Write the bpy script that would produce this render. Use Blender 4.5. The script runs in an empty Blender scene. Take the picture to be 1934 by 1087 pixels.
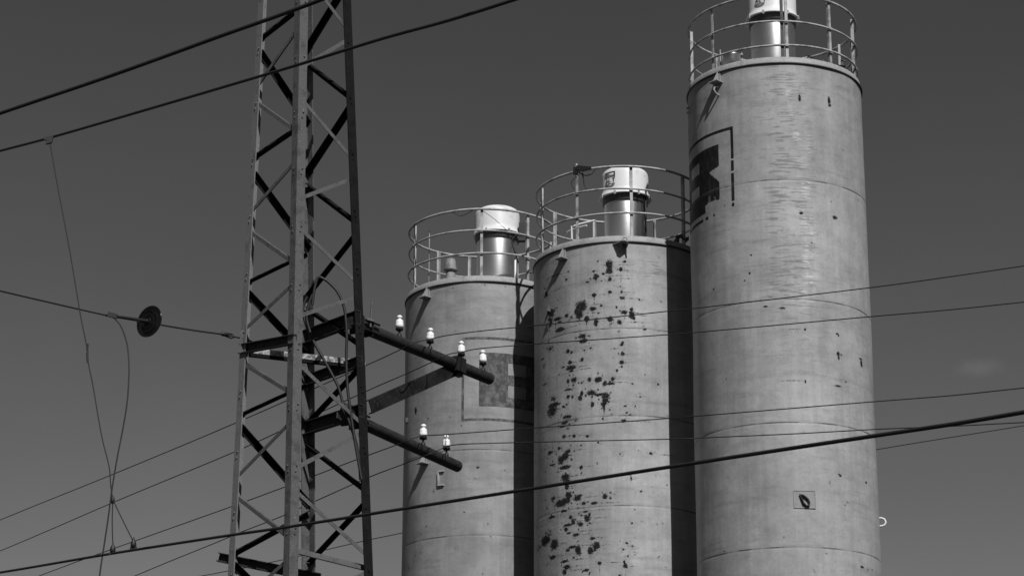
import bpy, bmesh, math, random
import numpy as np
from mathutils import Vector, Matrix
random.seed(11)
R_ = math.radians
SC = bpy.context.scene
COL = SC.collection

# ------------------------------------------------------------------ camera
PITCH, ROLL = 17.8283, 0.1693
cam_d = bpy.data.cameras.new("camera")
cam = bpy.data.objects.new("camera", cam_d)
COL.objects.link(cam)
cam_d.sensor_width = 36.0
cam_d.lens = 36.0 * 4788.85 / 1934.0
cam_d.clip_start = 0.1
cam_d.clip_end = 6000.0
cam.matrix_world = (Matrix.Translation((0, 0, 1.65)) @ Matrix.Rotation(R_(90 + PITCH), 4, 'X')
                    @ Matrix.Rotation(R_(ROLL), 4, 'Z'))
SC.camera = cam

# ------------------------------------------------------------------ sky, sun, exposure
SUN_AZ, SUN_EL = 18.2, 46.0          # degrees to the right of straight behind the camera, elevation
w = bpy.data.worlds.new("World")
SC.world = w
w.use_nodes = True
nt = w.node_tree
nt.nodes.clear()
wo = nt.nodes.new('ShaderNodeOutputWorld')
bg = nt.nodes.new('ShaderNodeBackground')
sky = nt.nodes.new('ShaderNodeTexSky')
sky.sky_type = 'NISHITA'
sky.sun_disc = False
sky.sun_elevation = R_(SUN_EL)
sky.sun_rotation = R_(180 - SUN_AZ)
sky.air_density = 1.0
sky.dust_density = 0.6
sky.ozone_density = 1.0
sep = nt.nodes.new('ShaderNodeSeparateColor')      # black and white film behind a red filter
nt.links.new(sky.outputs[0], sep.inputs[0])
red = nt.nodes.new('ShaderNodeMath'); red.operation = 'POWER'      # contrasty film
red.inputs[1].default_value = 1.5
nt.links.new(sep.outputs[0], red.inputs[0])
dens = nt.nodes.new('ShaderNodeMath'); dens.operation = 'MULTIPLY'; dens.inputs[1].default_value = 0.60   # filter density
nt.links.new(red.outputs[0], dens.inputs[0])
cap_ = nt.nodes.new('ShaderNodeMath'); cap_.operation = 'MINIMUM'; cap_.inputs[1].default_value = 3.2   # limit added on sky brightness to cut fill light in the shadows
nt.links.new(dens.outputs[0], cap_.inputs[0])
# one faint wisp of cloud low on the right, and a barely uneven sky
tcw = nt.nodes.new('ShaderNodeTexCoord')
sub = nt.nodes.new('ShaderNodeVectorMath'); sub.operation = 'SUBTRACT'; sub.inputs[1].default_value = (0.1820, 0.9446, 0.2726)
nt.links.new(tcw.outputs['Generated'], sub.inputs[0])
rotm = nt.nodes.new('ShaderNodeMapping'); rotm.inputs['Rotation'].default_value = (0, R_(20), 0); rotm.inputs['Scale'].default_value = (95, 30, 260)
nt.links.new(sub.outputs[0], rotm.inputs[0])
ln = nt.nodes.new('ShaderNodeVectorMath'); ln.operation = 'LENGTH'; nt.links.new(rotm.outputs[0], ln.inputs[0])
wn = nt.nodes.new('ShaderNodeTexNoise'); wn.inputs['Scale'].default_value = 110; wn.inputs['Detail'].default_value = 4
nt.links.new(tcw.outputs['Generated'], wn.inputs['Vector'])
ad = nt.nodes.new('ShaderNodeMath'); ad.operation = 'MULTIPLY_ADD'; ad.inputs[1].default_value = 1.6
nt.links.new(wn.outputs['Fac'], ad.inputs[0]); nt.links.new(ln.outputs['Value'], ad.inputs[2])
mr = nt.nodes.new('ShaderNodeMapRange'); mr.interpolation_type = 'SMOOTHSTEP'
mr.inputs['From Min'].default_value = 2.1; mr.inputs['From Max'].default_value = 0.7; mr.inputs['To Max'].default_value = 0.50
nt.links.new(ad.outputs[0], mr.inputs['Value'])
un = nt.nodes.new('ShaderNodeTexNoise'); un.inputs['Scale'].default_value = 9; un.inputs['Detail'].default_value = 3
nt.links.new(tcw.outputs['Generated'], un.inputs['Vector'])
um = nt.nodes.new('ShaderNodeMapRange'); um.inputs['To Min'].default_value = 0.90; um.inputs['To Max'].default_value = 1.10
nt.links.new(un.outputs['Fac'], um.inputs['Value'])
mu = nt.nodes.new('ShaderNodeMath'); mu.operation = 'MULTIPLY'; nt.links.new(cap_.outputs[0], mu.inputs[0]); nt.links.new(um.outputs['Result'], mu.inputs[1])
sm = nt.nodes.new('ShaderNodeMath'); sm.operation = 'ADD'; nt.links.new(mu.outputs[0], sm.inputs[0]); nt.links.new(mr.outputs['Result'], sm.inputs[1])
nt.links.new(sm.outputs[0], bg.inputs['Color'])
bg.inputs['Strength'].default_value = 0.053
nt.links.new(bg.outputs[0], wo.inputs[0])

sun_d = bpy.data.lights.new("sun", 'SUN')
sun_d.energy = 4.6
sun_d.angle = R_(0.5)
sun_d.color = (1.0, 1.0, 1.0)        # the photograph is black and white
sun = bpy.data.objects.new("sun", sun_d)
COL.objects.link(sun)
sd = Vector((math.sin(R_(SUN_AZ)) * math.cos(R_(SUN_EL)), -math.cos(R_(SUN_AZ)) * math.cos(R_(SUN_EL)), math.sin(R_(SUN_EL))))
sun.rotation_euler = sd.to_track_quat('Z', 'Y').to_euler()
sun.location = (10, -20, 40)

SC.view_settings.view_transform = 'Standard'
SC.view_settings.look = 'None'
SC.view_settings.exposure = 0.0
SC.view_settings.gamma = 1.0
SC.view_settings.use_curve_mapping = False

# ------------------------------------------------------------------ helpers
def link(name, me, mat=None, parent=None):
    o = bpy.data.objects.new(name, me)
    COL.objects.link(o)
    if mat:
        me.materials.append(mat)
    if parent:
        o.parent = parent
    return o

def empty(name, loc=(0, 0, 0)):
    o = bpy.data.objects.new(name, None)
    o.empty_display_size = 0.3
    o.location = loc
    COL.objects.link(o)
    return o

def tag(o, label=None, cat=None, group=None, kind=None):
    if label: o['label'] = label
    if cat: o['category'] = cat
    if group: o['group'] = group
    if kind: o['kind'] = kind
    return o

class MB:
    """collects shapes in world space, builds one mesh object relative to its parent's place"""
    def __init__(s):
        s.v = []; s.f = []; s.smooth = []
    def add(s, vs, fs, smooth=False):
        n = len(s.v)
        s.v += [tuple(p) for p in vs]
        s.f += [tuple(i + n for i in f) for f in fs]
        s.smooth += [smooth] * len(fs)
    def lathe(s, prof, c=(0, 0, 0), n=48, axis=None, closed=False):
        ax = Vector(axis).normalized() if axis is not None else Vector((0, 0, 1))
        q = Vector((0, 0, 1)).rotation_difference(ax)
        vs = []; fs = []
        m = len(prof)
        for k in range(n):
            a = 2 * math.pi * k / n
            for r, z in prof:
                p = q @ Vector((r * math.cos(a), r * math.sin(a), z)) + Vector(c)
                vs.append(p)
        rr = m if closed else m - 1
        for k in range(n):
            k2 = (k + 1) % n
            for j in range(rr):
                j2 = (j + 1) % m
                fs.append((k * m + j, k2 * m + j, k2 * m + j2, k * m + j2))
        s.add(vs, fs, True)
    def tube(s, pts, r, n=10, cyc=False, r2=None):
        pts = [Vector(p) for p in pts]
        m = len(pts)
        vs = []; fs = []
        prev = None
        for i, p in enumerate(pts):
            if cyc: t = pts[(i + 1) % m] - pts[i - 1]
            else: t = pts[min(i + 1, m - 1)] - pts[max(i - 1, 0)]
            t.normalize()
            if prev is None:
                u = t.cross(Vector((0, 0, 1)))
                if u.length < 1e-3: u = t.cross(Vector((0, 1, 0)))
            else:
                u = prev - t * prev.dot(t)
            u.normalize(); prev = u
            v = t.cross(u)
            rad = r if r2 is None else r + (r2 - r) * i / (m - 1)
            for k in range(n):
                a = 2 * math.pi * k / n
                vs.append(p + u * math.cos(a) * rad + v * math.sin(a) * rad)
        for i in range(m if cyc else m - 1):
            i2 = (i + 1) % m
            for k in range(n):
                k2 = (k + 1) % n
                fs.append((i * n + k, i * n + k2, i2 * n + k2, i2 * n + k))
        s.add(vs, fs, True)
        if not cyc:
            s.add(vs[:n], [tuple(range(n))[::-1]]); s.add(vs[-n:], [tuple(range(n))])
    def box(s, c, x, y, z):
        """c centre; x, y, z half-extent vectors"""
        c = Vector(c); x = Vector(x); y = Vector(y); z = Vector(z)
        vs = [c + x * a + y * b + z * d for a in (-1, 1) for b in (-1, 1) for d in (-1, 1)]
        s.add(vs, [(0, 1, 3, 2), (4, 6, 7, 5), (0, 4, 5, 1), (2, 3, 7, 6), (0, 2, 6, 4), (1, 5, 7, 3)])
    def prism(s, P0, P1, sec, U, V):
        """extrude a 2d outline from P0 to P1 in the frame U, V"""
        P0 = Vector(P0); P1 = Vector(P1); U = Vector(U); V = Vector(V)
        n = len(sec)
        vs = [P + U * a + V * b for P in (P0, P1) for a, b in sec]
        fs = [(k, (k + 1) % n, n + (k + 1) % n, n + k) for k in range(n)]
        fs += [tuple(range(n))[::-1], tuple(range(n, 2 * n))]
        s.add(vs, fs)
    def angle(s, P0, P1, U, V, w, t=0.009, w2=None):
        """steel angle: one flange along U, the other along V"""
        w2 = w2 or w
        s.prism(P0, P1, [(0, 0), (w, 0), (w, t), (t, t), (t, w2), (0, w2)], U, V)
    def build(s, name, mat, parent=None, origin=None):
        o0 = Vector(origin) if origin is not None else (parent_world(parent) if parent else Vector((0, 0, 0)))
        me = bpy.data.meshes.new(name)
        me.from_pydata([tuple(Vector(p) - o0) for p in s.v], [], s.f)
        bm = bmesh.new(); bm.from_mesh(me)
        bmesh.ops.recalc_face_normals(bm, faces=bm.faces)
        bm.to_mesh(me); bm.free()
        me.polygons.foreach_set('use_smooth', s.smooth)
        o = link(name, me, mat, parent)
        if parent is None: o.location = o0
        else: o.location = o0 - parent_world(parent)
        return o

def parent_world(o):
    p = Vector((0, 0, 0))
    while o:
        p += o.location; o = o.parent
    return p

def smoothpath(pts, n=6):
    """catmull-rom through points"""
    P = [Vector(p) for p in pts]
    P = [P[0] * 2 - P[1]] + P + [P[-1] * 2 - P[-2]]
    out = []
    for i in range(1, len(P) - 2):
        for k in range(n):
            t = k / n
            a, b, c, d = P[i - 1], P[i], P[i + 1], P[i + 2]
            out.append(0.5 * ((2 * b) + (c - a) * t + (2 * a - 5 * b + 4 * c - d) * t * t + (3 * b - a - 3 * c + d) * t ** 3))
    out.append(P[-2])
    return out

def run_on(pts, start=0.0, end=0.0):
    """carry a span on past its measured ends, towards the next masts"""
    P = [Vector(p) for p in pts]
    if start:
        d = (P[0] - P[1]).normalized(); P = [P[0] + d * start, P[0] + d * start * .4] + P
    if end:
        d = (P[-1] - P[-2]).normalized(); P = P + [P[-1] + d * end * .4, P[-1] + d * end]
    return P

# ------------------------------------------------------------------ materials
def new_mat(name):
    m = bpy.data.materials.new(name)
    m.use_nodes = True
    t = m.node_tree
    b = t.nodes['Principled BSDF']
    return m, t, b

def node(t, typ, **kw):
    n = t.nodes.new(typ)
    for k, v in kw.items():
        if k.startswith('i_'): n.inputs[k[2:].replace('_', ' ')].default_value = v
        else: setattr(n, k, v)
    return n

def mth(t, op, a, b=None, c=None, clamp=False):
    n = t.nodes.new('ShaderNodeMath'); n.operation = op; n.use_clamp = clamp
    for i, v in enumerate((a, b, c)):
        if v is None: continue
        if isinstance(v, (int, float)): n.inputs[i].default_value = v
        else: t.links.new(v, n.inputs[i])
    return n.outputs[0]

def ramp01(t, v, a, b):
    n = t.nodes.new('ShaderNodeMapRange'); n.interpolation_type = 'SMOOTHSTEP'
    t.links.new(v, n.inputs['Value'])
    n.inputs['From Min'].default_value = a; n.inputs['From Max'].default_value = b
    return n.outputs['Result']

def mixf(t, f, a, b):
    n = t.nodes.new('ShaderNodeMix'); n.data_type = 'FLOAT'; n.clamp_factor = True
    for i, v in ((0, f), (2, a), (3, b)):
        if isinstance(v, (int, float)): n.inputs[i].default_value = v
        else: t.links.new(v, n.inputs[i])
    return n.outputs[0]

def noise(t, vec, scale, detail=4, rough=0.55, mul=None):
    if mul:
        mp = t.nodes.new('ShaderNodeMapping'); mp.inputs['Scale'].default_value = mul
        t.links.new(vec, mp.inputs['Vector']); vec = mp.outputs[0]
    n = t.nodes.new('ShaderNodeTexNoise')
    n.inputs['Scale'].default_value = scale; n.inputs['Detail'].default_value = detail
    n.inputs['Roughness'].default_value = rough
    t.links.new(vec, n.inputs['Vector'])
    return n.outputs['Fac']

def steel(name, base, dark, light=None, rough=0.6, metal=0.0, scale=9, bump=0.15, patch=0.5, grain=0.25, spec=0.4):
    """painted or weathered steel: base tone with darker patches, light scuffs and a little relief"""
    m, t, b = new_mat(name)
    tc = t.nodes.new('ShaderNodeTexCoord').outputs['Object']
    n1 = noise(t, tc, scale, 5, 0.6)
    n2 = noise(t, tc, scale * 6, 4, 0.6)
    v = mixf(t, ramp01(t, n1, patch - 0.08, patch + 0.14), base, dark)
    if light:
        v = mixf(t, mth(t, 'MULTIPLY', ramp01(t, n2, 0.60, 0.72), 0.7), v, light)
    v = mth(t, 'MULTIPLY', v, mixf(t, n2, 1 - grain, 1 + grain))
    cr = t.nodes.new('ShaderNodeCombineColor')
    for i in range(3): t.links.new(v, cr.inputs[i])
    t.links.new(cr.outputs[0], b.inputs['Base Color'])
    b.inputs['Roughness'].default_value = rough
    b.inputs['Metallic'].default_value = metal
    b.inputs['Specular IOR Level'].default_value = spec
    bp = t.nodes.new('ShaderNodeBump'); bp.inputs['Strength'].default_value = bump; bp.inputs['Distance'].default_value = 0.01
    t.links.new(n2, bp.inputs['Height']); t.links.new(bp.outputs[0], b.inputs['Normal'])
    return m

M = dict(
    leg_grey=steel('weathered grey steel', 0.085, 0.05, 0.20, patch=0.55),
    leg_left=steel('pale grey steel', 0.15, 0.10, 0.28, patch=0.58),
    leg_dark=steel('near-black steel', 0.009, 0.006, 0.03, rough=0.8, patch=0.5, spec=0.1),  # right leg toned much darker than the other legs
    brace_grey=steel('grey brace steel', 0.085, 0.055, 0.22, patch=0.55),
    brace_shade=steel('shade-toned brace steel', 0.010, 0.007, 0.04, rough=0.8, patch=0.5, spec=0.1),  # far braces: shade from their top flange put into the colour
    pipe=steel('dark painted pipe', 0.026, 0.014, 0.07, rough=0.6, patch=0.5, spec=0.25),
    strip=steel('whitewashed strip', 0.42, 0.10, 0.6, patch=0.5, scale=22),
    wire=steel('weathered wire', 0.020, 0.014, None, rough=0.6, scale=4),
    thin_wire=steel('thin wire', 0.014, 0.010, None, rough=0.6, scale=4),
    rubber=steel('black rubber', 0.012, 0.010, None, rough=0.55),
    rail=steel('galvanised rail', 0.36, 0.17, 0.5, rough=0.5, scale=5, patch=0.52),
    rail_dark=steel('rusted rail', 0.06, 0.03, 0.25, rough=0.7, scale=5, patch=0.5),
    lip=steel('roof edge paint', 0.26, 0.18, 0.38, rough=0.6, scale=4, patch=0.6),
    flange=steel('shade-toned roof flange', 0.035, 0.02, 0.2, rough=0.7, scale=5, patch=0.55),  # shadow line at the rim put into the flange colour
    cap=steel('white enamel', 0.64, 0.50, None, rough=0.38, scale=4, bump=0.0, patch=0.60, grain=0.05),
    collar=steel('shaded collar', 0.10, 0.06, None, rough=0.5, scale=5),  # shadow under the cap flange put into this dark tone
    decal=steel('label grey', 0.16, 0.11, None, rough=0.5, scale=20),
    black=steel('black label', 0.04, 0.03, None, rough=0.5, scale=20),
    strut=steel('worn flat brace', 0.017, 0.008, 0.05, rough=0.7, patch=0.48, spec=0.15, scale=5),
    plate=steel('plate steel', 0.24, 0.19, 0.34, rough=0.6, scale=8, patch=0.55),
    hood=steel('dull hood', 0.20, 0.11, 0.3, rough=0.6, scale=8, patch=0.52),
    ground=steel('gravel ground', 0.020, 0.013, 0.04, rough=0.95, scale=1.5),
)
def stainless():
    m, t, b = new_mat('brushed stainless drum')
    tc = t.nodes.new('ShaderNodeTexCoord').outputs['Object']
    n = noise(t, tc, 3, 3, 0.5, (1, 1, 12))
    b.inputs['Base Color'].default_value = (0.80, 0.80, 0.80, 1)
    b.inputs['Metallic'].default_value = 1.0
    t.links.new(mixf(t, n, 0.40, 0.50), b.inputs['Roughness'])
    tg = t.nodes.new('ShaderNodeTangent'); tg.direction_type = 'RADIAL'; tg.axis = 'Z'
    t.links.new(tg.outputs[0], b.inputs['Tangent'])
    b.inputs['Anisotropic'].default_value = 0.65
    b.inputs['Anisotropic Rotation'].default_value = 0.25
    return m
M['stainless'] = stainless()
def porcelain():
    m, t, b = new_mat('white porcelain')
    tc = t.nodes.new('ShaderNodeTexCoord').outputs['Object']
    n = noise(t, tc, 25, 4, 0.6)
    v = mixf(t, ramp01(t, n, 0.55, 0.75), 0.78, 0.5)
    cr = t.nodes.new('ShaderNodeCombineColor')
    for i in range(3): t.links.new(v, cr.inputs[i])
    t.links.new(cr.outputs[0], b.inputs['Base Color'])
    b.inputs['Roughness'].default_value = 0.2
    return m
M['porcelain'] = porcelain()
def brown_glaze():
    m, t, b = new_mat('dark glazed disc')
    tc = t.nodes.new('ShaderNodeTexCoord').outputs['Object']
    n = noise(t, tc, 12, 4, 0.6)
    t.links.new(mixf(t, n, 0.12, 0.3), b.inputs['Roughness'])
    b.inputs['Base Color'].default_value = (0.004, 0.004, 0.004, 1)
    b.inputs['Specular IOR Level'].default_value = 0.5
    return m
M['glaze'] = brown_glaze()

def shell_mat(name, seams, base, paint, wear_gain):
    """sheet steel of a silo: UV is metres round the shell and metres up it.
    attribute marks: r rust, g painted emblem, b scuffing; attribute tone: sheet to sheet difference"""
    m, t, b = new_mat(name)
    uv = t.nodes.new('ShaderNodeUVMap').outputs[0]
    sh_ = t.nodes.new('ShaderNodeMapping'); sh_.inputs['Location'].default_value = (seams[0] * 3.7, 0, seams[0]); t.links.new(uv, sh_.inputs[0])
    uv0, uv = uv, sh_.outputs[0]
    at = t.nodes.new('ShaderNodeAttribute'); at.attribute_name = 'marks'
    sp = t.nodes.new('ShaderNodeSeparateColor'); t.links.new(at.outputs['Color'], sp.inputs[0])
    at2 = t.nodes.new('ShaderNodeAttribute'); at2.attribute_name = 'tone'
    big = noise(t, uv, 0.9, 4, 0.55)
    streak = noise(t, uv, 1.0, 5, 0.6, (9, 0.45, 1))
    fine = noise(t, uv, 22, 5, 0.65)
    hor = noise(t, uv, 1.0, 4, 0.6, (3.0, 24, 1))
    spk = noise(t, uv, 1.0, 5, 0.7, (26, 52, 1))
    v = mth(t, 'MULTIPLY', base, mixf(t, big, 0.62, 1.38))
    v = mth(t, 'MULTIPLY', v, mixf(t, streak, 0.76, 1.24))
    v = mth(t, 'MULTIPLY', v, mixf(t, fine, 0.80, 1.20))
    blot = noise(t, uv, 3.4, 7, 0.62)
    dirt = noise(t, uv, 1.0, 5, 0.6, (0.9, 6.5, 1))
    v = mth(t, 'MULTIPLY', v, mixf(t, ramp01(t, blot, 0.32, 0.68), 0.89, 1.09))
    v = mth(t, 'MULTIPLY', v, mixf(t, ramp01(t, dirt, 0.52, 0.70), 1.03, 0.84))
    v = mth(t, 'MULTIPLY', v, mth(t, 'ADD', 1.0, at2.outputs['Fac']))
    # small dark speckle everywhere
    sk = mth(t, 'MULTIPLY', ramp01(t, spk, 0.66, 0.74), 0.25)
    v = mixf(t, sk, v, 0.12)
    # scuffed zone: dark horizontal scratches, pale flecks
    wear = sp.outputs[2]
    dk = mth(t, 'MULTIPLY', ramp01(t, mth(t, 'ADD', hor, mth(t, 'MULTIPLY', wear, 0.10)), 0.60, 0.70), wear)
    clus = noise(t, uv, 2.6, 3, 0.6)
    dk = mth(t, 'MULTIPLY', dk, ramp01(t, clus, 0.36, 0.52))
    v = mixf(t, mth(t, 'MULTIPLY', dk, 0.70 * wear_gain), v, 0.09)
    lt = noise(t, uv, 1.0, 4, 0.65, (5.5, 34, 1))
    clus2 = noise(t, uv, 3.2, 3, 0.6)
    fk = at.outputs['Alpha']
    fl = mth(t, 'MULTIPLY', ramp01(t, mth(t, 'ADD', lt, mth(t, 'MULTIPLY', fk, 0.07)), 0.575, 0.64), mth(t, 'MULTIPLY', fk, ramp01(t, clus2, 0.38, 0.56)))
    v = mixf(t, mth(t, 'MULTIPLY', fl, 0.7 * wear_gain), v, 0.52)
    # emblem paint, chipped
    chip = noise(t, uv, 7, 6, 0.7)
    pm = ramp01(t, mth(t, 'ADD', sp.outputs[1], mth(t, 'MULTIPLY', mth(t, 'SUBTRACT', chip, 0.5), 0.35)), 0.45, 0.55)
    wornp = noise(t, uv, 1.0, 6, 0.75, (9, 6, 1))
    pcol = mixf(t, ramp01(t, wornp, 0.40, 0.66), paint[0], paint[1])
    v = mixf(t, mth(t, 'MULTIPLY', pm, paint[2]), v, pcol)
    # seams
    bead = None
    sx = t.nodes.new('ShaderNodeSeparateXYZ'); t.links.new(uv0, sx.inputs[0])
    zz = mth(t, 'ADD', sx.outputs[1], mth(t, 'MULTIPLY', mth(t, 'SUBTRACT', big, 0.5), 0.01))
    for s in seams:
        d = mth(t, 'ABSOLUTE', mth(t, 'SUBTRACT', zz, s))
        f = mth(t, 'SUBTRACT', 1.0, ramp01(t, d, 0.008, 0.017))
        f0 = mth(t, 'SUBTRACT', 1.0, ramp01(t, d, 0.0, 0.05))
        f = mth(t, 'MULTIPLY', f, mixf(t, ramp01(t, noise(t, uv, 1.0, 4, 0.6, (2.2, 0.4, 1)), 0.38, 0.62), 0.25, 0.95))
        v = mixf(t, f, v, 0.05)
        bead = f0 if bead is None else mth(t, 'MAXIMUM', bead, f0)
        # thin bright weld edge above
        d2 = mth(t, 'ABSOLUTE', mth(t, 'SUBTRACT', zz, s + 0.022))
        f2 = mth(t, 'SUBTRACT', 1.0, ramp01(t, d2, 0.004, 0.012))
        v = mixf(t, mth(t, 'MULTIPLY', f2, 0.12), v, 0.45)
    # rust
    rn = noise(t, uv, 17, 6, 0.75, (1.0, 1.15, 1))
    rn = mixf(t, 0.38, rn, noise(t, uv, 46, 5, 0.7))
    rr = mth(t, 'ADD', sp.outputs[0], mth(t, 'MULTIPLY', mth(t, 'SUBTRACT', rn, 0.5), 2.5))
    halo = mth(t, 'MULTIPLY', ramp01(t, rr, 0.06, 0.46), 0.50)
    has = ramp01(t, sp.outputs[0], 0.02, 0.12)
    halo = mth(t, 'MULTIPLY', halo, has)
    core = mth(t, 'MULTIPLY', ramp01(t, rr, 0.33, 0.56), has)
    v = mixf(t, halo, v, 0.12)
    v = mixf(t, core, v, mixf(t, ramp01(t, noise(t, uv, 30, 4, 0.7), 0.5, 0.7), 0.013, 0.055))
    cr = t.nodes.new('ShaderNodeCombineColor')
    for i in range(3): t.links.new(v, cr.inputs[i])
    t.links.new(cr.outputs[0], b.inputs['Base Color'])
    t.links.new(mixf(t, core, mixf(t, fine, 0.44, 0.56), 0.9), b.inputs['Roughness'])
    t.links.new(mixf(t, mth(t, 'MAXIMUM', core, pm), 0.55, 0.08), b.inputs['Specular IOR Level'])
    h = mth(t, 'ADD', mth(t, 'MULTIPLY', noise(t, uv, 1.6, 3, 0.5), 1.0), mth(t, 'MULTIPLY', core, -0.05))
    h = mth(t, 'ADD', h, mth(t, 'MULTIPLY', bead, -0.14))
    h = mth(t, 'ADD', h, mth(t, 'MULTIPLY', blot, 0.08))
    bp = t.nodes.new('ShaderNodeBump'); bp.inputs['Strength'].default_value = 0.5; bp.inputs['Distance'].default_value = 0.03
    t.links.new(h, bp.inputs['Height']); t.links.new(bp.outputs[0], b.inputs['Normal'])
    return m
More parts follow.
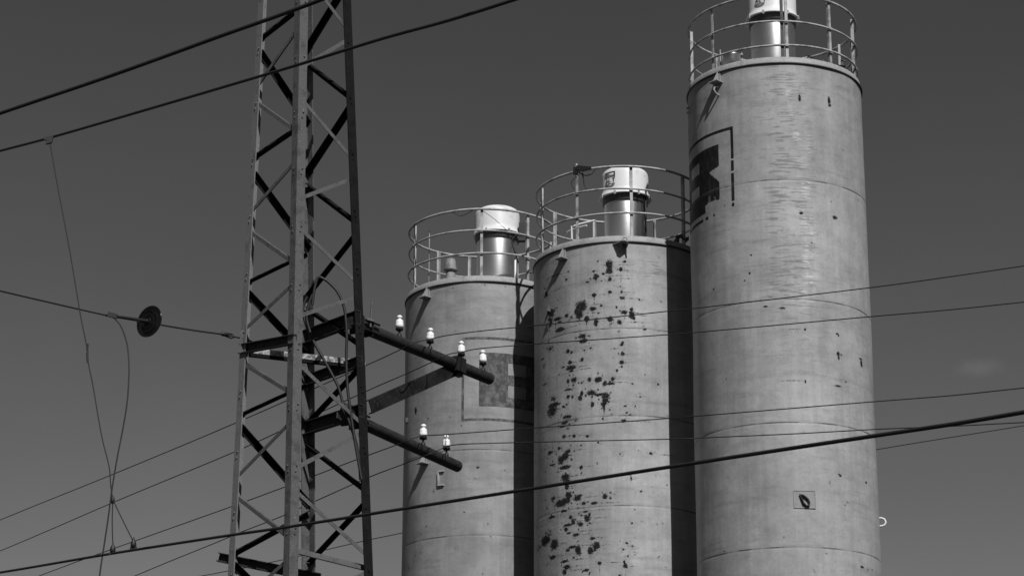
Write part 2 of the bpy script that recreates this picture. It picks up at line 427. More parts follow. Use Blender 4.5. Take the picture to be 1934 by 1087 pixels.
# surface marks of the silos: (degrees round the shell, height, half width in degrees, half height, strength)
MARK_MID = [
    (-9.46, 16.392, 2.24, 0.078, 1), (-9.5, 16.28, 2.03, 0.06, 1), (-2.16, 16.304, 1, 0.042, 1), (0.6, 16.453, 1, 0.021, 1), (-18.44, 16.185, 1.69, 0.054, 1), (-19.99, 16.295, 0.86, 0.012, 1),
    (-13.57, 16.227, 0.93, 0.024, 1), (-9.04, 16.119, 1.22, 0.036, 1), (-22.15, 16.16, 0.54, 0.012, 1), (-39.78, 16.225, 1.05, 0.021, 1), (-24.33, 16.098, 1.32, 0.012, 1), (-16.8, 16.477, 0.53, 0.012, 1),
    (-19.58, 15.835, 1.49, 0.036, 1), (-9.12, 15.869, 1.22, 0.027, 1), (-1.82, 15.863, 0.5, 0.024, 1), (-1.56, 15.752, 1.6, 0.027, 1), (-2.48, 15.975, 0.4, 0.012, 1), (-28.63, 15.647, 3.65, 0.096, 1),
    (-30.02, 15.503, 2.31, 0.105, 1), (-31.73, 15.556, 1.77, 0.06, 1), (-20.71, 15.573, 2.14, 0.036, 1), (-14.98, 15.618, 0.83, 0.018, 1), (-24.71, 15.392, 1.76, 0.054, 1), (-18.68, 15.312, 1.47, 0.048, 1),
    (-18.69, 15.253, 1.05, 0.024, 1), (-9.38, 15.353, 1.82, 0.048, 1), (-3.42, 15.282, 1.4, 0.042, 1), (-0.16, 15.473, 2, 0.036, 1), (4.56, 15.529, 1.2, 0.03, 1), (4.51, 15.424, 1.8, 0.066, 1),
    (5.79, 15.365, 1, 0.03, 1), (-54.12, 15.659, 3.11, 0.076, 1), (-55.86, 15.505, 2.88, 0.091, 1), (-47.85, 15.51, 3.31, 0.036, 1), (-39.64, 15.521, 1.57, 0.036, 1), (-35.9, 15.471, 0.99, 0.024, 1),
    (-45.72, 15.285, 4.03, 0.042, 1), (-45.7, 15.436, 1.73, 0.018, 1), (-27.86, 15.074, 2.26, 0.042, 1), (-27.32, 14.982, 2.81, 0.042, 1), (-29.54, 15.066, 1.15, 0.018, 1), (-1.88, 14.856, 1.29, 0.027, 1),
    (-1.45, 14.684, 1.09, 0.033, 1), (-2.1, 14.521, 1.39, 0.036, 1), (-2.13, 14.441, 0.6, 0.024, 1), (-5.13, 14.368, 0.8, 0.024, 1), (13.03, 15.158, 1.23, 0.015, 1), (-4.08, 15.109, 1.4, 0.018, 0.5),
    (-38.74, 14.834, 1.41, 0.042, 1), (-36.03, 14.797, 0.99, 0.024, 1), (-26.59, 14.801, 0.67, 0.018, 1), (-22.16, 14.83, 0.65, 0.012, 1), (-28.18, 14.622, 1.13, 0.033, 1), (-37.29, 14.609, 1.51, 0.033, 1),
    (-36.69, 14.502, 3.98, 0.036, 1), (-43.08, 14.55, 1.37, 0.015, 1), (-36.09, 14.44, 1.85, 0.018, 1), (-23.16, 14.231, 1.08, 0.042, 1), (-17.42, 14.21, 2.49, 0.047, 1), (-34.33, 14.268, 1.93, 0.048, 1),
    (-38.97, 14.261, 1.03, 0.042, 1), (-7.86, 14.209, 1.2, 0.041, 1), (-12.87, 14.136, 1.42, 0.047, 1), (-9.38, 14.122, 2.51, 0.024, 1), (-28.83, 14.186, 0.57, 0.015, 1), (-39.25, 14.105, 2.83, 0.018, 1),
    (-21.64, 13.971, 2.77, 0.053, 1), (-16.48, 13.928, 3.1, 0.024, 1), (-12.74, 13.9, 2.43, 0.059, 1), (-12.77, 13.818, 2.03, 0.035, 1), (-28.66, 13.979, 1.13, 0.047, 1), (-29.79, 13.895, 1.37, 0.047, 1),
    (-25.7, 13.939, 0.66, 0.024, 1), (-39.02, 13.971, 1.28, 0.036, 1), (-35.58, 13.948, 0.98, 0.03, 1), (-55.92, 14.991, 4.5, 0.06, 0.6), (-64.93, 14.845, 2.87, 0.03, 0.6), (-61.69, 14.34, 3.4, 0.03, 0.6),
    (4.48, 14.118, 0.5, 0.015, 1), (21.49, 14.136, 0.64, 0.018, 1), (9.37, 13.874, 0.5, 0.015, 1), (24.64, 15.726, 1.77, 0.024, 0.4), (9.7, 15.724, 0.51, 0.012, 1), (-60.51, 16.074, 2.48, 0.061, 0.8),
    (7.07, 14.356, 1.8, 0.041, 0.3), (-4.22, 14.693, 0.6, 0.03, 0.6), (-6.67, 14.784, 3, 0.009, 0.5), (-1.17, 14.9, 0.8, 0.015, 1), (-62.71, 14.708, 3.09, 0.06, 0.5), (-52.66, 14.011, 3.3, 0.06, 0.6),
    (-52.38, 16.37, 12.48, 0.009, 0.55), (-38.22, 16.377, 1.29, 0.024, 0.7), (-53.83, 13.786, 4.33, 0.107, 1), (-52.16, 13.882, 5, 0.046, 1), (-43.25, 13.801, 1.12, 0.024, 1), (-40.31, 13.825, 0.8, 0.018, 1),
    (-21.32, 13.751, 1.08, 0.048, 1), (-13.68, 13.746, 1.87, 0.042, 1), (-13.7, 13.665, 0.62, 0.06, 1), (-0.34, 13.699, 1.01, 0.015, 1), (6.23, 13.702, 0.51, 0.015, 1), (0.62, 13.573, 0.81, 0.015, 1),
    (2.82, 13.535, 0.61, 0.009, 1), (-8.95, 13.548, 1.22, 0.024, 0.5), (-39.96, 13.595, 3.44, 0.03, 1), (-32.92, 13.512, 1.69, 0.042, 0.6), (-41.95, 13.493, 2.46, 0.03, 1), (-44, 13.429, 2.82, 0.018, 1),
    (-1.24, 13.424, 1.41, 0.03, 1), (-14.58, 13.473, 0.42, 0.024, 1), (-42.53, 13.232, 1.51, 0.03, 1), (-38.1, 13.226, 0.77, 0.015, 1), (-34.41, 13.205, 1.23, 0.027, 1), (-24.71, 13.17, 1.11, 0.024, 1),
    (-17.61, 13.033, 0.53, 0.012, 1), (-29.2, 13.015, 0.58, 0.012, 1), (-55.64, 12.998, 2.53, 0.033, 1), (-46.89, 13.039, 1.19, 0.03, 1), (-39.42, 12.943, 2.36, 0.036, 1), (-41.39, 12.863, 2.7, 0.067, 1),
    (-44.79, 12.804, 2.85, 0.076, 1), (-41.82, 12.656, 4.34, 0.036, 1), (-53.11, 12.759, 2.71, 0.018, 1), (-36.68, 12.782, 0.63, 0.018, 1), (-29.28, 12.606, 1.27, 0.033, 1), (-29.31, 12.503, 0.58, 0.018, 1),
    (-18.44, 12.65, 0.74, 0.03, 0.5), (-41.45, 12.468, 3.37, 0.06, 1), (-40.17, 12.367, 2.64, 0.06, 1), (-40.18, 12.279, 1.58, 0.048, 1), (-3.67, 12.808, 0.5, 0.015, 1), (15.96, 12.825, 1.25, 0.018, 1),
    (8.21, 12.872, 1.01, 0.024, 0.4), (-38.93, 12.126, 2.33, 0.066, 1), (-40.22, 12.043, 2.64, 0.066, 1), (-44.91, 12.005, 4.99, 0.066, 1), (-52.37, 12.13, 1.99, 0.036, 1), (-32.27, 12.047, 2.38, 0.054, 1),
    (-29.96, 12.092, 1.16, 0.018, 1), (-27.75, 11.939, 1.47, 0.03, 1), (-20.52, 11.92, 2.14, 0.024, 1), (-13.47, 12.035, 1.65, 0.042, 1), (-7.93, 12.061, 1.41, 0.03, 0.4), (3.15, 12.352, 0.5, 0.03, 1),
    (9.1, 12.122, 0.61, 0.012, 1), (-42.89, 11.848, 2.47, 0.024, 1), (-54.06, 11.79, 3.45, 0.024, 1), (-26.68, 11.784, 1.79, 0.018, 1), (-23.97, 11.724, 0.88, 0.036, 1), (-25.4, 11.654, 1.99, 0.054, 1),
    (-37.13, 11.713, 1.26, 0.03, 1), (-35.32, 11.627, 1.48, 0.054, 1), (-29.7, 11.72, 0.69, 0.018, 1), (-30.08, 11.56, 1.62, 0.042, 1), (-39.66, 11.577, 3.26, 0.024, 1), (-40.96, 11.503, 1.33, 0.042, 1),
    (-39.05, 11.428, 1.55, 0.018, 1), (-33.35, 11.378, 2.16, 0.03, 1), (-61.5, 11.396, 5.31, 0.091, 1), (-51.67, 11.272, 3.58, 0.09, 1), (-24.06, 11.389, 0.88, 0.036, 0.5), (-21.95, 11.282, 1.51, 0.024, 1),
    (-19.37, 11.147, 2.11, 0.066, 1), (-23.28, 11.068, 1.74, 0.072, 1), (-20.43, 11.077, 1.06, 0.03, 1), (-36.01, 11.164, 3.47, 0.024, 1), (-39.74, 11.119, 1.56, 0.024, 1), (-31.89, 11.092, 1.88, 0.09, 1),
    (-53.31, 11.046, 3.04, 0.036, 1), (-17.39, 10.826, 1.25, 0.036, 1), (-42.1, 10.925, 2.43, 0.024, 1), (-40.43, 10.817, 2.63, 0.036, 1), (-42.4, 10.737, 1.63, 0.06, 1), (-26.38, 10.715, 2, 0.024, 1),
    (-1.91, 10.832, 0.8, 0.024, 1), (-1.15, 10.763, 1.29, 0.042, 1), (-0.1, 11.172, 0.8, 0.012, 1), (-2.32, 11.051, 0.4, 0.012, 1), (3.32, 11.535, 0.4, 0.012, 1), (4.88, 10.986, 1.8, 0.059, 0.35),
    (8.54, 10.894, 1.41, 0.036, 0.35), (18.22, 11.07, 1.26, 0.036, 0.3), (23.38, 11.56, 0.87, 0.018, 0.5), (9.35, 11.569, 1.01, 0.018, 0.4), (-4.96, 10.589, 0.7, 0.018, 1), (3.14, 11.115, 0.4, 0.012, 1),
    (0.4, 10.935, 0.5, 0.015, 1), (-57.6, 11.508, 7.56, 0.091, 0.45), (-71.35, 11.318, 6.37, 0.061, 0.5),
]
MARK_BIG = [
    (10, 18.777, 0.76, 0.08, 1), (31.44, 18.813, 1.05, 0.07, 1), (31.72, 18.723, 1.21, 0.03, 1), (8.46, 16.595, 1.02, 0.024, 1), (32.54, 16.591, 1.61, 0.03, 1), (8.35, 14.45, 0.55, 0.021, 1),
    (31.21, 14.437, 1.18, 0.016, 1), (31.98, 14.411, 0.43, 0.013, 1), (31.19, 14.078, 1.29, 0.037, 1), (31.54, 14.014, 0.65, 0.048, 1), (33.52, 14.073, 0.88, 0.011, 1), (52.03, 14.099, 1.81, 0.011, 1),
    (52.54, 14.022, 1.22, 0.065, 1), (7.7, 13.519, 0.55, 0.024, 1), (30.23, 13.494, 1.69, 0.016, 1), (36.56, 13.593, 0.46, 0.011, 1), (-15.83, 14.881, 1.14, 0.008, 1), (-5.39, 14.836, 1.66, 0.011, 1),
    (-25.41, 15.52, 0.71, 0.019, 1), (-28.88, 15.399, 0.63, 0.011, 1), (-53.43, 15.38, 0.78, 0.011, 1), (-24.01, 15.852, 0.51, 0.013, 1), (-44.41, 13.679, 1.03, 0.016, 0.7), (28.02, 11.911, 0.89, 0.014, 1),
    (28.95, 11.897, 0.79, 0.02, 1), (53.13, 11.887, 1, 0.02, 1), (-8.72, 10.786, 0.49, 0.026, 0.5), (44.36, 10.369, 1.38, 0.017, 1), (56.21, 10.372, 1.43, 0.012, 0.6), (-44.55, 11.929, 0.83, 0.011, 0.6),
    (33.88, 11.449, 1.19, 0.009, 0.5), (25.65, 11.588, 2.18, 0.029, 0.3), (30.31, 11.186, 1.82, 0.074, 0.25), (-49.25, 10.658, 0.9, 0.011, 0.6), (17.32, 10.521, 0.82, 0.009, 0.6),
]
MARK_LEFT = [
    (-2.15, 13.137, 1.29, 0.021, 1), (16.62, 13.096, 1.54, 0.013, 0.6), (-11.89, 12.279, 0.94, 0.008, 0.7), (5.15, 12.046, 0.55, 0.015, 0.8), (-35.87, 12.735, 1.14, 0.036, 0.5), (-48.11, 11.955, 1.39, 0.013, 0.6),
    (-42.4, 12.083, 1, 0.013, 0.7), (-48.11, 11.591, 1.38, 0.021, 0.6), (7.03, 11.808, 0.74, 0.02, 0.6), (1.55, 11.096, 0.55, 0.015, 0.7), (-3.61, 12.423, 1.1, 0.021, 0.35), (-4.21, 12.915, 11.06, 0.036, 0.25),
    (10.51, 12.934, 8.42, 0.031, 0.25), (16.12, 13.26, 3.84, 0.077, 0.2), (-16.38, 11.606, 3.81, 0.051, 0.25), (-21.99, 16.736, 0.76, 0.02, 0.6), (-7.68, 16.746, 0.43, 0.016, 0.5), (1.84, 16.772, 0.56, 0.016, 0.5),
    (16.85, 16.765, 0.59, 0.02, 0.6), (24.01, 16.687, 2.32, 0.059, 0.3), (12.17, 16.516, 1.15, 0.016, 0.3), (-27.03, 16.615, 0.63, 0.01, 0.4), (-56.53, 14.429, 1.39, 0.064, 1), (-23.02, 14.153, 0.82, 0.021, 0.6),
    (-42.31, 14.194, 1.03, 0.032, 0.6),
]
MARK_BIGSTREAK = [
    (1.9, 14.452, 6.58, 0.006, 1), (-0.04, 13.53, 7.72, 0.008, 1), (27.99, 13.488, 1.86, 0.007, 1), (-11.98, 15.052, 2.81, 0.007, 1),
]
D = {}
D['leg_L'] = ((-2.689, 24.577, 12.74), (-2.788, 24.612, 6.583))
D['leg_F'] = ((-2.195, 24.013, 12.487), (-2.111, 23.789, 6.42))
D['leg_R'] = ((-1.699, 24.423, 12.674), (-1.344, 24.388, 6.543))
D['leg_B'] = ((-2.21, 24.987, 12.927), (-2.029, 25.211, 6.706))
D['braces'] = {'LF': [('F', 12.221, 'L', 11.729), ('L', 11.593, 'F', 10.995), ('F', 10.728, 'L', 10.342), ('L', 10.175, 'F', 9.572), ('F', 9.404, 'L', 9.087), ('L', 8.77, 'F', 8.223), ('F', 7.98, 'L', 7.554), ('L', 7.403, 'F', 6.777), ('F', 6.611, 'L', 6.2), ('F', 12.487, 'L', 13.199), ('L', 6.044, 'F', 5.467)], 'FR': [('F', 11.429, 'R', 10.842), ('F', 10.268, 'R', 10.697), ('F', 10.018, 'R', 9.514), ('F', 9.021, 'R', 9.418), ('F', 8.603, 'R', 8.031), ('F', 7.458, 'R', 8.009), ('F', 7.31, 'R', 6.711), ('F', 6.098, 'R', 6.606), ('F', 11.707, 'R', 12.25), ('F', 12.883, 'R', 12.281)], 'BR': [('B', 12.302, 'R', 12.856), ('B', 12.2, 'R', 11.535), ('B', 10.923, 'R', 11.475), ('B', 10.836, 'R', 10.173), ('B', 9.605, 'R', 10.081), ('B', 9.491, 'R', 8.871), ('B', 8.256, 'R', 8.677), ('B', 8.04, 'R', 7.373), ('B', 6.814, 'R', 7.293), ('B', 6.717, 'R', 6.059)], 'LB': [('L', 12.256, 'B', 12.896), ('L', 12.166, 'B', 11.472), ('L', 10.934, 'B', 11.549), ('L', 10.806, 'B', 10.093), ('L', 9.588, 'B', 10.093), ('L', 9.515, 'B', 8.931), ('L', 8.196, 'B', 8.696), ('L', 8.114, 'B', 7.393), ('L', 6.779, 'B', 7.349), ('L', 6.716, 'B', 6.05), ('L', 13.538, 'B', 12.957)]}
D['arm_up'] = ((-1.487, 24.62, 9.132), (-0.238, 26.482, 9.132))
D['arm_low'] = ((-1.562, 24.6, 8.166), (-0.58, 26.517, 8.166))
D['ins_up'] = [(-1.163, 25.103, 9.132), (-0.86, 25.556, 9.132), (-0.54, 26.032, 9.132), (-0.312, 26.373, 9.132)]
D['ins_low'] = [(-0.928, 25.838, 8.166), (-0.694, 26.294, 8.166)]
D['strut'] = ((-1.419, 24.66, 8.32), (-0.59, 25.958, 9.132))
D['rod'] = ((-1.428, 24.5, 9.162), (-1.416, 24.5, 9.387))
D['beam1'] = ((-2.752, 24.599, 8.853), (-1.5, 24.45, 9.186))
D['beam2'] = ((-2.696, 24.75, 8.914), (-1.472, 24.5, 8.706))
D['beam3'] = ((-2.052, 25.0, 8.724), (-1.472, 24.5, 8.717))
D['beam4'] = ((-2.028, 25.0, 8.232), (-1.462, 24.5, 8.227))
D['beam5'] = ((-2.895, 24.75, 6.797), (-1.86, 24.4, 6.523))
D['beam6'] = ((-2.093, 24.2, 6.732), (-1.4, 24.45, 6.608))
D['cable1'] = [(-2.005, 24.3, 9.283), (-1.988, 24.3, 9.451), (-1.954, 24.3, 9.568), (-1.894, 24.3, 9.552), (-1.84, 24.3, 9.513), (-1.763, 24.3, 9.429), (-1.708, 24.3, 9.323), (-1.673, 24.3, 9.189), (-1.652, 24.3, 8.967), (-1.652, 24.3, 8.741), (-1.634, 24.3, 8.44), (-1.609, 24.3, 8.254), (-1.549, 24.3, 7.887), (-1.472, 24.3, 7.485)]
D['cable2'] = [(-2.062, 24.32, 9.373), (-2.101, 24.32, 9.25), (-2.07, 24.32, 9.094), (-1.98, 24.32, 8.895), (-1.885, 24.32, 8.73), (-1.736, 24.32, 8.456), (-1.674, 24.32, 8.26), (-1.601, 24.32, 8.054), (-1.516, 24.32, 7.784), (-1.484, 24.32, 7.489)]
D['cable3'] = [(-2.007, 24.3, 9.389), (-2.042, 24.3, 9.283), (-2.059, 24.3, 9.144), (-2.018, 24.3, 8.988)]
D['wireA'] = [(-5.177, 18.34, 8.499), (-4.229, 17.384, 8.398), (-3.647, 16.801, 8.346), (-2.712, 15.869, 8.25), (-1.868, 15.034, 8.184), (-1.494, 14.667, 8.153), (-1.168, 14.348, 8.133), (-0.661, 13.855, 8.119), (-0.058, 13.273, 8.11)]
D['wireB'] = [(-6.639, 23.604, 10.186), (-5.153, 21.273, 9.603), (-4.311, 19.958, 9.265), (-3.713, 19.027, 9.025), (-2.899, 17.763, 8.716), (-2.024, 16.409, 8.389), (-1.367, 15.399, 8.149), (-0.819, 14.56, 7.957), (-0.373, 13.882, 7.787), (0.034, 13.265, 7.65), (0.653, 12.336, 7.454)]
D['wireC'] = [(-6.307, 23.604, 6.219), (-4.882, 21.273, 5.866), (-4.079, 19.958, 5.675), (-2.872, 17.986, 5.419), (-1.861, 16.34, 5.195), (-1.396, 15.585, 5.088), (-0.63, 14.345, 4.922), (0.124, 13.13, 4.759), (0.787, 12.067, 4.618), (1.293, 11.261, 4.509), (1.598, 10.776, 4.442), (1.863, 10.358, 4.385), (2.09, 10.0, 4.341), (2.428, 9.472, 4.278)]
D['dropper'] = [(-3.515, 18.0, 8.592), (-3.498, 18.0, 8.519), (-3.455, 18.0, 8.326), (-3.386, 18.0, 8.029), (-3.317, 18.0, 7.735), (-3.254, 18.0, 7.443), (-3.201, 18.0, 7.196), (-3.15, 18.0, 6.991), (-3.127, 18.0, 6.848), (-3.082, 18.0, 6.666), (-3.03, 18.0, 6.424), (-2.99, 18.0, 6.256), (-2.934, 18.0, 6.065), (-2.915, 18.0, 5.927), (-2.894, 18.0, 5.817)]
D['drop_l'] = [(-2.894, 18.0, 5.817), (-2.89, 18.0, 5.652), (-2.878, 18.0, 5.496)]
D['drop_r'] = [(-2.89, 18.0, 5.809), (-2.798, 17.9, 5.642), (-2.707, 17.8, 5.48)]
D['drop_pts'] = [(-3.516, 18.0, 8.609), (-3.139, 18.0, 6.921), (-2.894, 18.0, 5.813), (-2.876, 18.0, 5.453), (-2.698, 17.8, 5.45)]
D['strain'] = [(-5.806, 20.8, 8.637), (-5.206, 21.4, 8.657), (-4.706, 22.2, 8.747), (-4.262, 23.0, 8.857), (-3.922, 23.4, 8.887), (-3.649, 23.7, 8.937), (-3.544, 23.8, 8.941)]
D['strain2'] = [(-3.544, 23.8, 8.941), (-3.427, 23.9, 8.939), (-3.15, 24.2, 8.977), (-2.878, 24.5, 9.024), (-2.792, 24.55, 9.017), (-2.708, 24.62, 9.016), (-2.526, 24.7, 8.973)]
D['jumper'] = [(-3.907, 23.4, 8.892), (-3.83, 23.35, 8.84), (-3.752, 23.3, 8.739), (-3.678, 23.2, 8.561), (-3.634, 23.1, 8.374), (-3.607, 23.0, 8.163), (-3.58, 22.8, 7.851), (-3.563, 22.5, 7.493), (-3.563, 22.3, 7.219), (-3.548, 22.0, 6.853), (-3.522, 21.7, 6.498), (-3.5, 21.4, 6.153), (-3.487, 21.2, 5.896), (-3.414, 20.5, 5.09)]
D['tele'] = [([(-9.894, 37.0, 8.907), (-6.79, 33.0, 9.011), (-4.764, 29.8, 8.881), (-3.035, 27.0, 8.767), (-1.493, 25.3, 8.948), (-1.179, 24.9, 8.974), (-0.99, 24.75, 9.021)], (-0.86, 25.556, 9.296999999999999), [(-0.658, 24.8, 9.116), (-0.277, 24.5, 9.077), (0.385, 24.1, 9.026), (1.481, 23.5, 8.972), (1.851, 23.3, 8.954), (3.322, 22.5, 8.897), (3.995, 22.1, 8.875), (4.637, 21.8, 8.885), (5.946, 21.0, 8.853)]), ([(-9.858, 37.0, 8.473), (-6.763, 33.0, 8.593), (-4.728, 29.8, 8.542), (-3.04, 27.0, 8.438), (-2.295, 26.2, 8.553), (-1.501, 25.5, 8.724), (-1.096, 25.2, 8.818), (-0.85, 25.0, 8.875), (-0.653, 24.9, 8.942)], (-0.54, 26.032, 9.296999999999999), [(-0.336, 25.0, 9.035), (0.045, 24.8, 9.011), (0.393, 24.6, 8.98), (1.509, 24.0, 8.887), (1.886, 23.8, 8.86), (3.37, 22.9, 8.739), (4.052, 22.5, 8.684), (4.681, 22.1, 8.637), (6.027, 21.4, 8.588)]), ([(-9.813, 37.0, 7.941), (-6.218, 33.0, 8.264), (-5.088, 31.0, 8.153), (-3.378, 28.0, 7.976), (-2.848, 27.0, 7.904), (-2.263, 26.3, 7.94), (-1.621, 25.6, 8.005), (-1.221, 25.0, 7.995), (-1.016, 24.7, 7.996)], (-0.928, 25.838, 8.331), [(-0.721, 24.6, 8.018), (0.046, 24.3, 7.999), (0.511, 24.0, 7.957), (1.47, 23.6, 7.926), (1.837, 23.4, 7.905), (3.356, 22.7, 7.855), (4.042, 22.4, 7.835), (4.612, 22.0, 7.796), (5.964, 21.4, 7.787)]), ([(-10.539, 40.0, 7.623), (-7.299, 36.0, 8.013), (-4.654, 31.0, 7.867), (-3.4, 28.3, 7.688), (-2.937, 27.3, 7.623), (-2.45, 26.5, 7.61), (-2.032, 26.0, 7.672), (-1.458, 25.4, 7.777), (-1.1, 25.0, 7.813), (-0.772, 24.6, 7.841)], (-0.694, 26.294, 8.331), [(-0.486, 24.8, 7.974), (0.047, 24.6, 7.941), (1.537, 23.9, 7.801), (1.864, 23.8, 7.79), (2.691, 23.4, 7.728), (3.414, 23.0, 7.67), (4.081, 22.7, 7.624), (4.676, 22.4, 7.582), (6.044, 21.8, 7.51)])]
D['far_wire'] = [(-17.006, 64.0, 12.91), (-7.42, 62.0, 14.13), (-2.663, 60.0, 14.737), (1.676, 58.5, 15.135), (5.302, 57.0, 15.475), (8.318, 56.0, 15.835), (11.478, 55.0, 16.141), (15.0, 54.0, 16.529)]
D['pot'] = (3.981, 42.694, 19.765)
D['junk'] = [(5.352, 42.343, 19.559), (5.473, 42.394, 19.549), (5.679, 42.514, 19.57), (6.084, 42.947, 19.711)]
D['lamp'] = (1.218, 44.714, 18.362)
D['lamp2'] = (1.463, 44.589, 18.305)
D['coil'] = (1.335, 44.648, 18.242)
D['breather'] = ((-1.235, 48.362, 17.63),)
D['jk2'] = [(3.077, 44.876, 17.013), (3.142, 44.935, 17.127), (3.27, 45.072, 17.112)]
D['hook'] = [(6.451, 43.457, 11.437), (6.445, 43.458, 11.305)]
D['filters'] = [4.863, 2.179, -0.302]
D['cx0'] = ((4.853, 43.694, 19.439), 1.6, [17.214, 10.614, 14.999, 12.79])
D['cx1'] = ((2.065, 46.065, 16.837), 1.644, [15.172, 13.52, 11.858])
D['cx2'] = ((-0.576, 48.362, 16.838), 1.54, [13.49, 11.835])
# ------------------------------------------------------------------ ground
g = MB()
g.add([(-3000, -1500, 0), (3000, -1500, 0), (3000, 4500, 0), (-3000, 4500, 0)], [(0, 1, 2, 3)])
ground = g.build('ground', M['ground'])
tag(ground, kind='structure')

# ------------------------------------------------------------------ silos
def ring_pt(c, r, th, z):
    a = R_(th)
    return Vector((c[0] + r * math.sin(a), c[1] - r * math.cos(a), z))
def rad(th): return Vector((math.sin(R_(th)), -math.cos(R_(th)), 0))
def tan_(th): return Vector((math.cos(R_(th)), math.sin(R_(th)), 0))
UP = Vector((0, 0, 1))

def stamp(F, TH, Z, marks, grow=1.6, gain=1.0):
    for th, z, w, h, k in marks:
        w = max(w, 0.55) * grow; h = max(h, 0.016) * grow
        i0, i1 = np.searchsorted(TH, [th - w, th + w]); j0, j1 = np.searchsorted(Z, [z - h, z + h])
        if i1 <= i0 or j1 <= j0: continue
        d = ((TH[None, i0:i1] - th) / w) ** 2 + ((Z[j0:j1, None] - z) / h) ** 2
        F[j0:j1, i0:i1] = np.maximum(F[j0:j1, i0:i1], np.clip(1.12 - np.sqrt(d), 0, 1) * k * gain)

def rect(TH, Z, a, b, z0, z1, R, soft=0.03):
    """1 inside, 0 outside, with a soft edge of a few centimetres"""
    dx = np.minimum(TH - a, b - TH) * (math.pi / 180) * R
    dz = np.minimum(Z - z0, z1 - Z)
    return np.clip(0.5 + np.minimum(dx[None, :], dz[:, None]) / soft, 0, 1)

def drips(rng, n, th0, th1, z0, z1):
    out = []
    for _ in range(n):
        out.append((rng.uniform(th0, th1), rng.uniform(z0, z1), rng.uniform(.15, .5), rng.uniform(.01, .03), rng.uniform(.45, .9)))
    return out

FB = (D['filters'][0], D['cx0'][0][1])
FM = (D['filters'][1], D['cx1'][0][1])
FL = (D['filters'][2], D['cx2'][0][1])
# drawing heights of the fittings, carried over to the built height of each silo
NOM = {'cx0': (19.320, 10.498), 'cx1': (16.796, 11.790), 'cx2': (16.919, 11.847)}
def zmap(key, z):
    a, b = NOM[key]; A, B = D[key][0][2], min(D[key][2])
    return B + (z - b) * (A - B) / (a - b)
def zinv(key, Z):
    a, b = NOM[key]; A, B = D[key][0][2], min(D[key][2])
    return b + (Z - B) * (a - b) / (A - B)

def make_shell(root, c, R, ztop, mat, painter, step_t, step_z):
    TH = np.concatenate([np.arange(-99, 99.01, step_t), np.arange(105, 256, 6.0)])
    Z = np.concatenate([np.arange(3.2, 9.2, 0.6), np.arange(9.2, ztop, step_z), [ztop]])
    nt_, nz = len(TH), len(Z)
    F = {k: np.zeros((nz, nt_)) for k in ('r', 'g', 'b', 'a', 't')}
    painter(F, TH, Z)
    th = np.radians(TH)
    # hand welded sheets: a few millimetres out of round
    wob = 0.004 * np.sin(th[None, :] * 9 + Z[:, None] * 1.3) + 0.003 * np.sin(th[None, :] * 5 - Z[:, None] * 2.1)
    rr = R + wob
    X = rr * np.sin(th)[None, :]; Y = -rr * np.cos(th)[None, :]; ZZ = np.repeat(Z[:, None], nt_, 1)
    co = np.stack([X, Y, ZZ], -1).reshape(-1, 3)
    me = bpy.data.meshes.new('shell')
    j, i = np.meshgrid(np.arange(nz - 1), np.arange(nt_), indexing='ij')
    i2 = (i + 1) % nt_
    quads = np.stack([j * nt_ + i, j * nt_ + i2, (j + 1) * nt_ + i2, (j + 1) * nt_ + i], -1).reshape(-1, 4)
    nf = len(quads)
    me.vertices.add(len(co)); me.vertices.foreach_set('co', co.ravel())
    me.loops.add(nf * 4); me.loops.foreach_set('vertex_index', quads.ravel())
    me.polygons.add(nf); me.polygons.foreach_set('loop_start', np.arange(nf) * 4); me.polygons.foreach_set('loop_total', np.full(nf, 4))
    me.polygons.foreach_set('use_smooth', np.ones(nf, bool))
    uvl = me.uv_layers.new(name='metres')
    li = quads.ravel()
    U = (th * R)[li % nt_]
    wrap = np.repeat((i.ravel() == nt_ - 1), 4) & (li % nt_ == 0)
    U = np.where(wrap, U + 2 * math.pi * R, U)
    uv = np.stack([U, Z[li // nt_]], -1)
    uvl.data.foreach_set('uv', uv.ravel())
    ca = me.color_attributes.new('marks', 'FLOAT_COLOR', 'POINT')
    ca.data.foreach_set('color', np.stack([F['r'], F['g'], F['b'], F['a']], -1).reshape(-1).astype(np.float32))
    ta = me.attributes.new('tone', 'FLOAT', 'POINT')
    ta.data.foreach_set('value', F['t'].ravel().astype(np.float32))
    me.update(calc_edges=True); me.validate()
    return link('shell', me, mat, root)

def gauss(x, m, s): return np.exp(-((x - m) / s) ** 2)

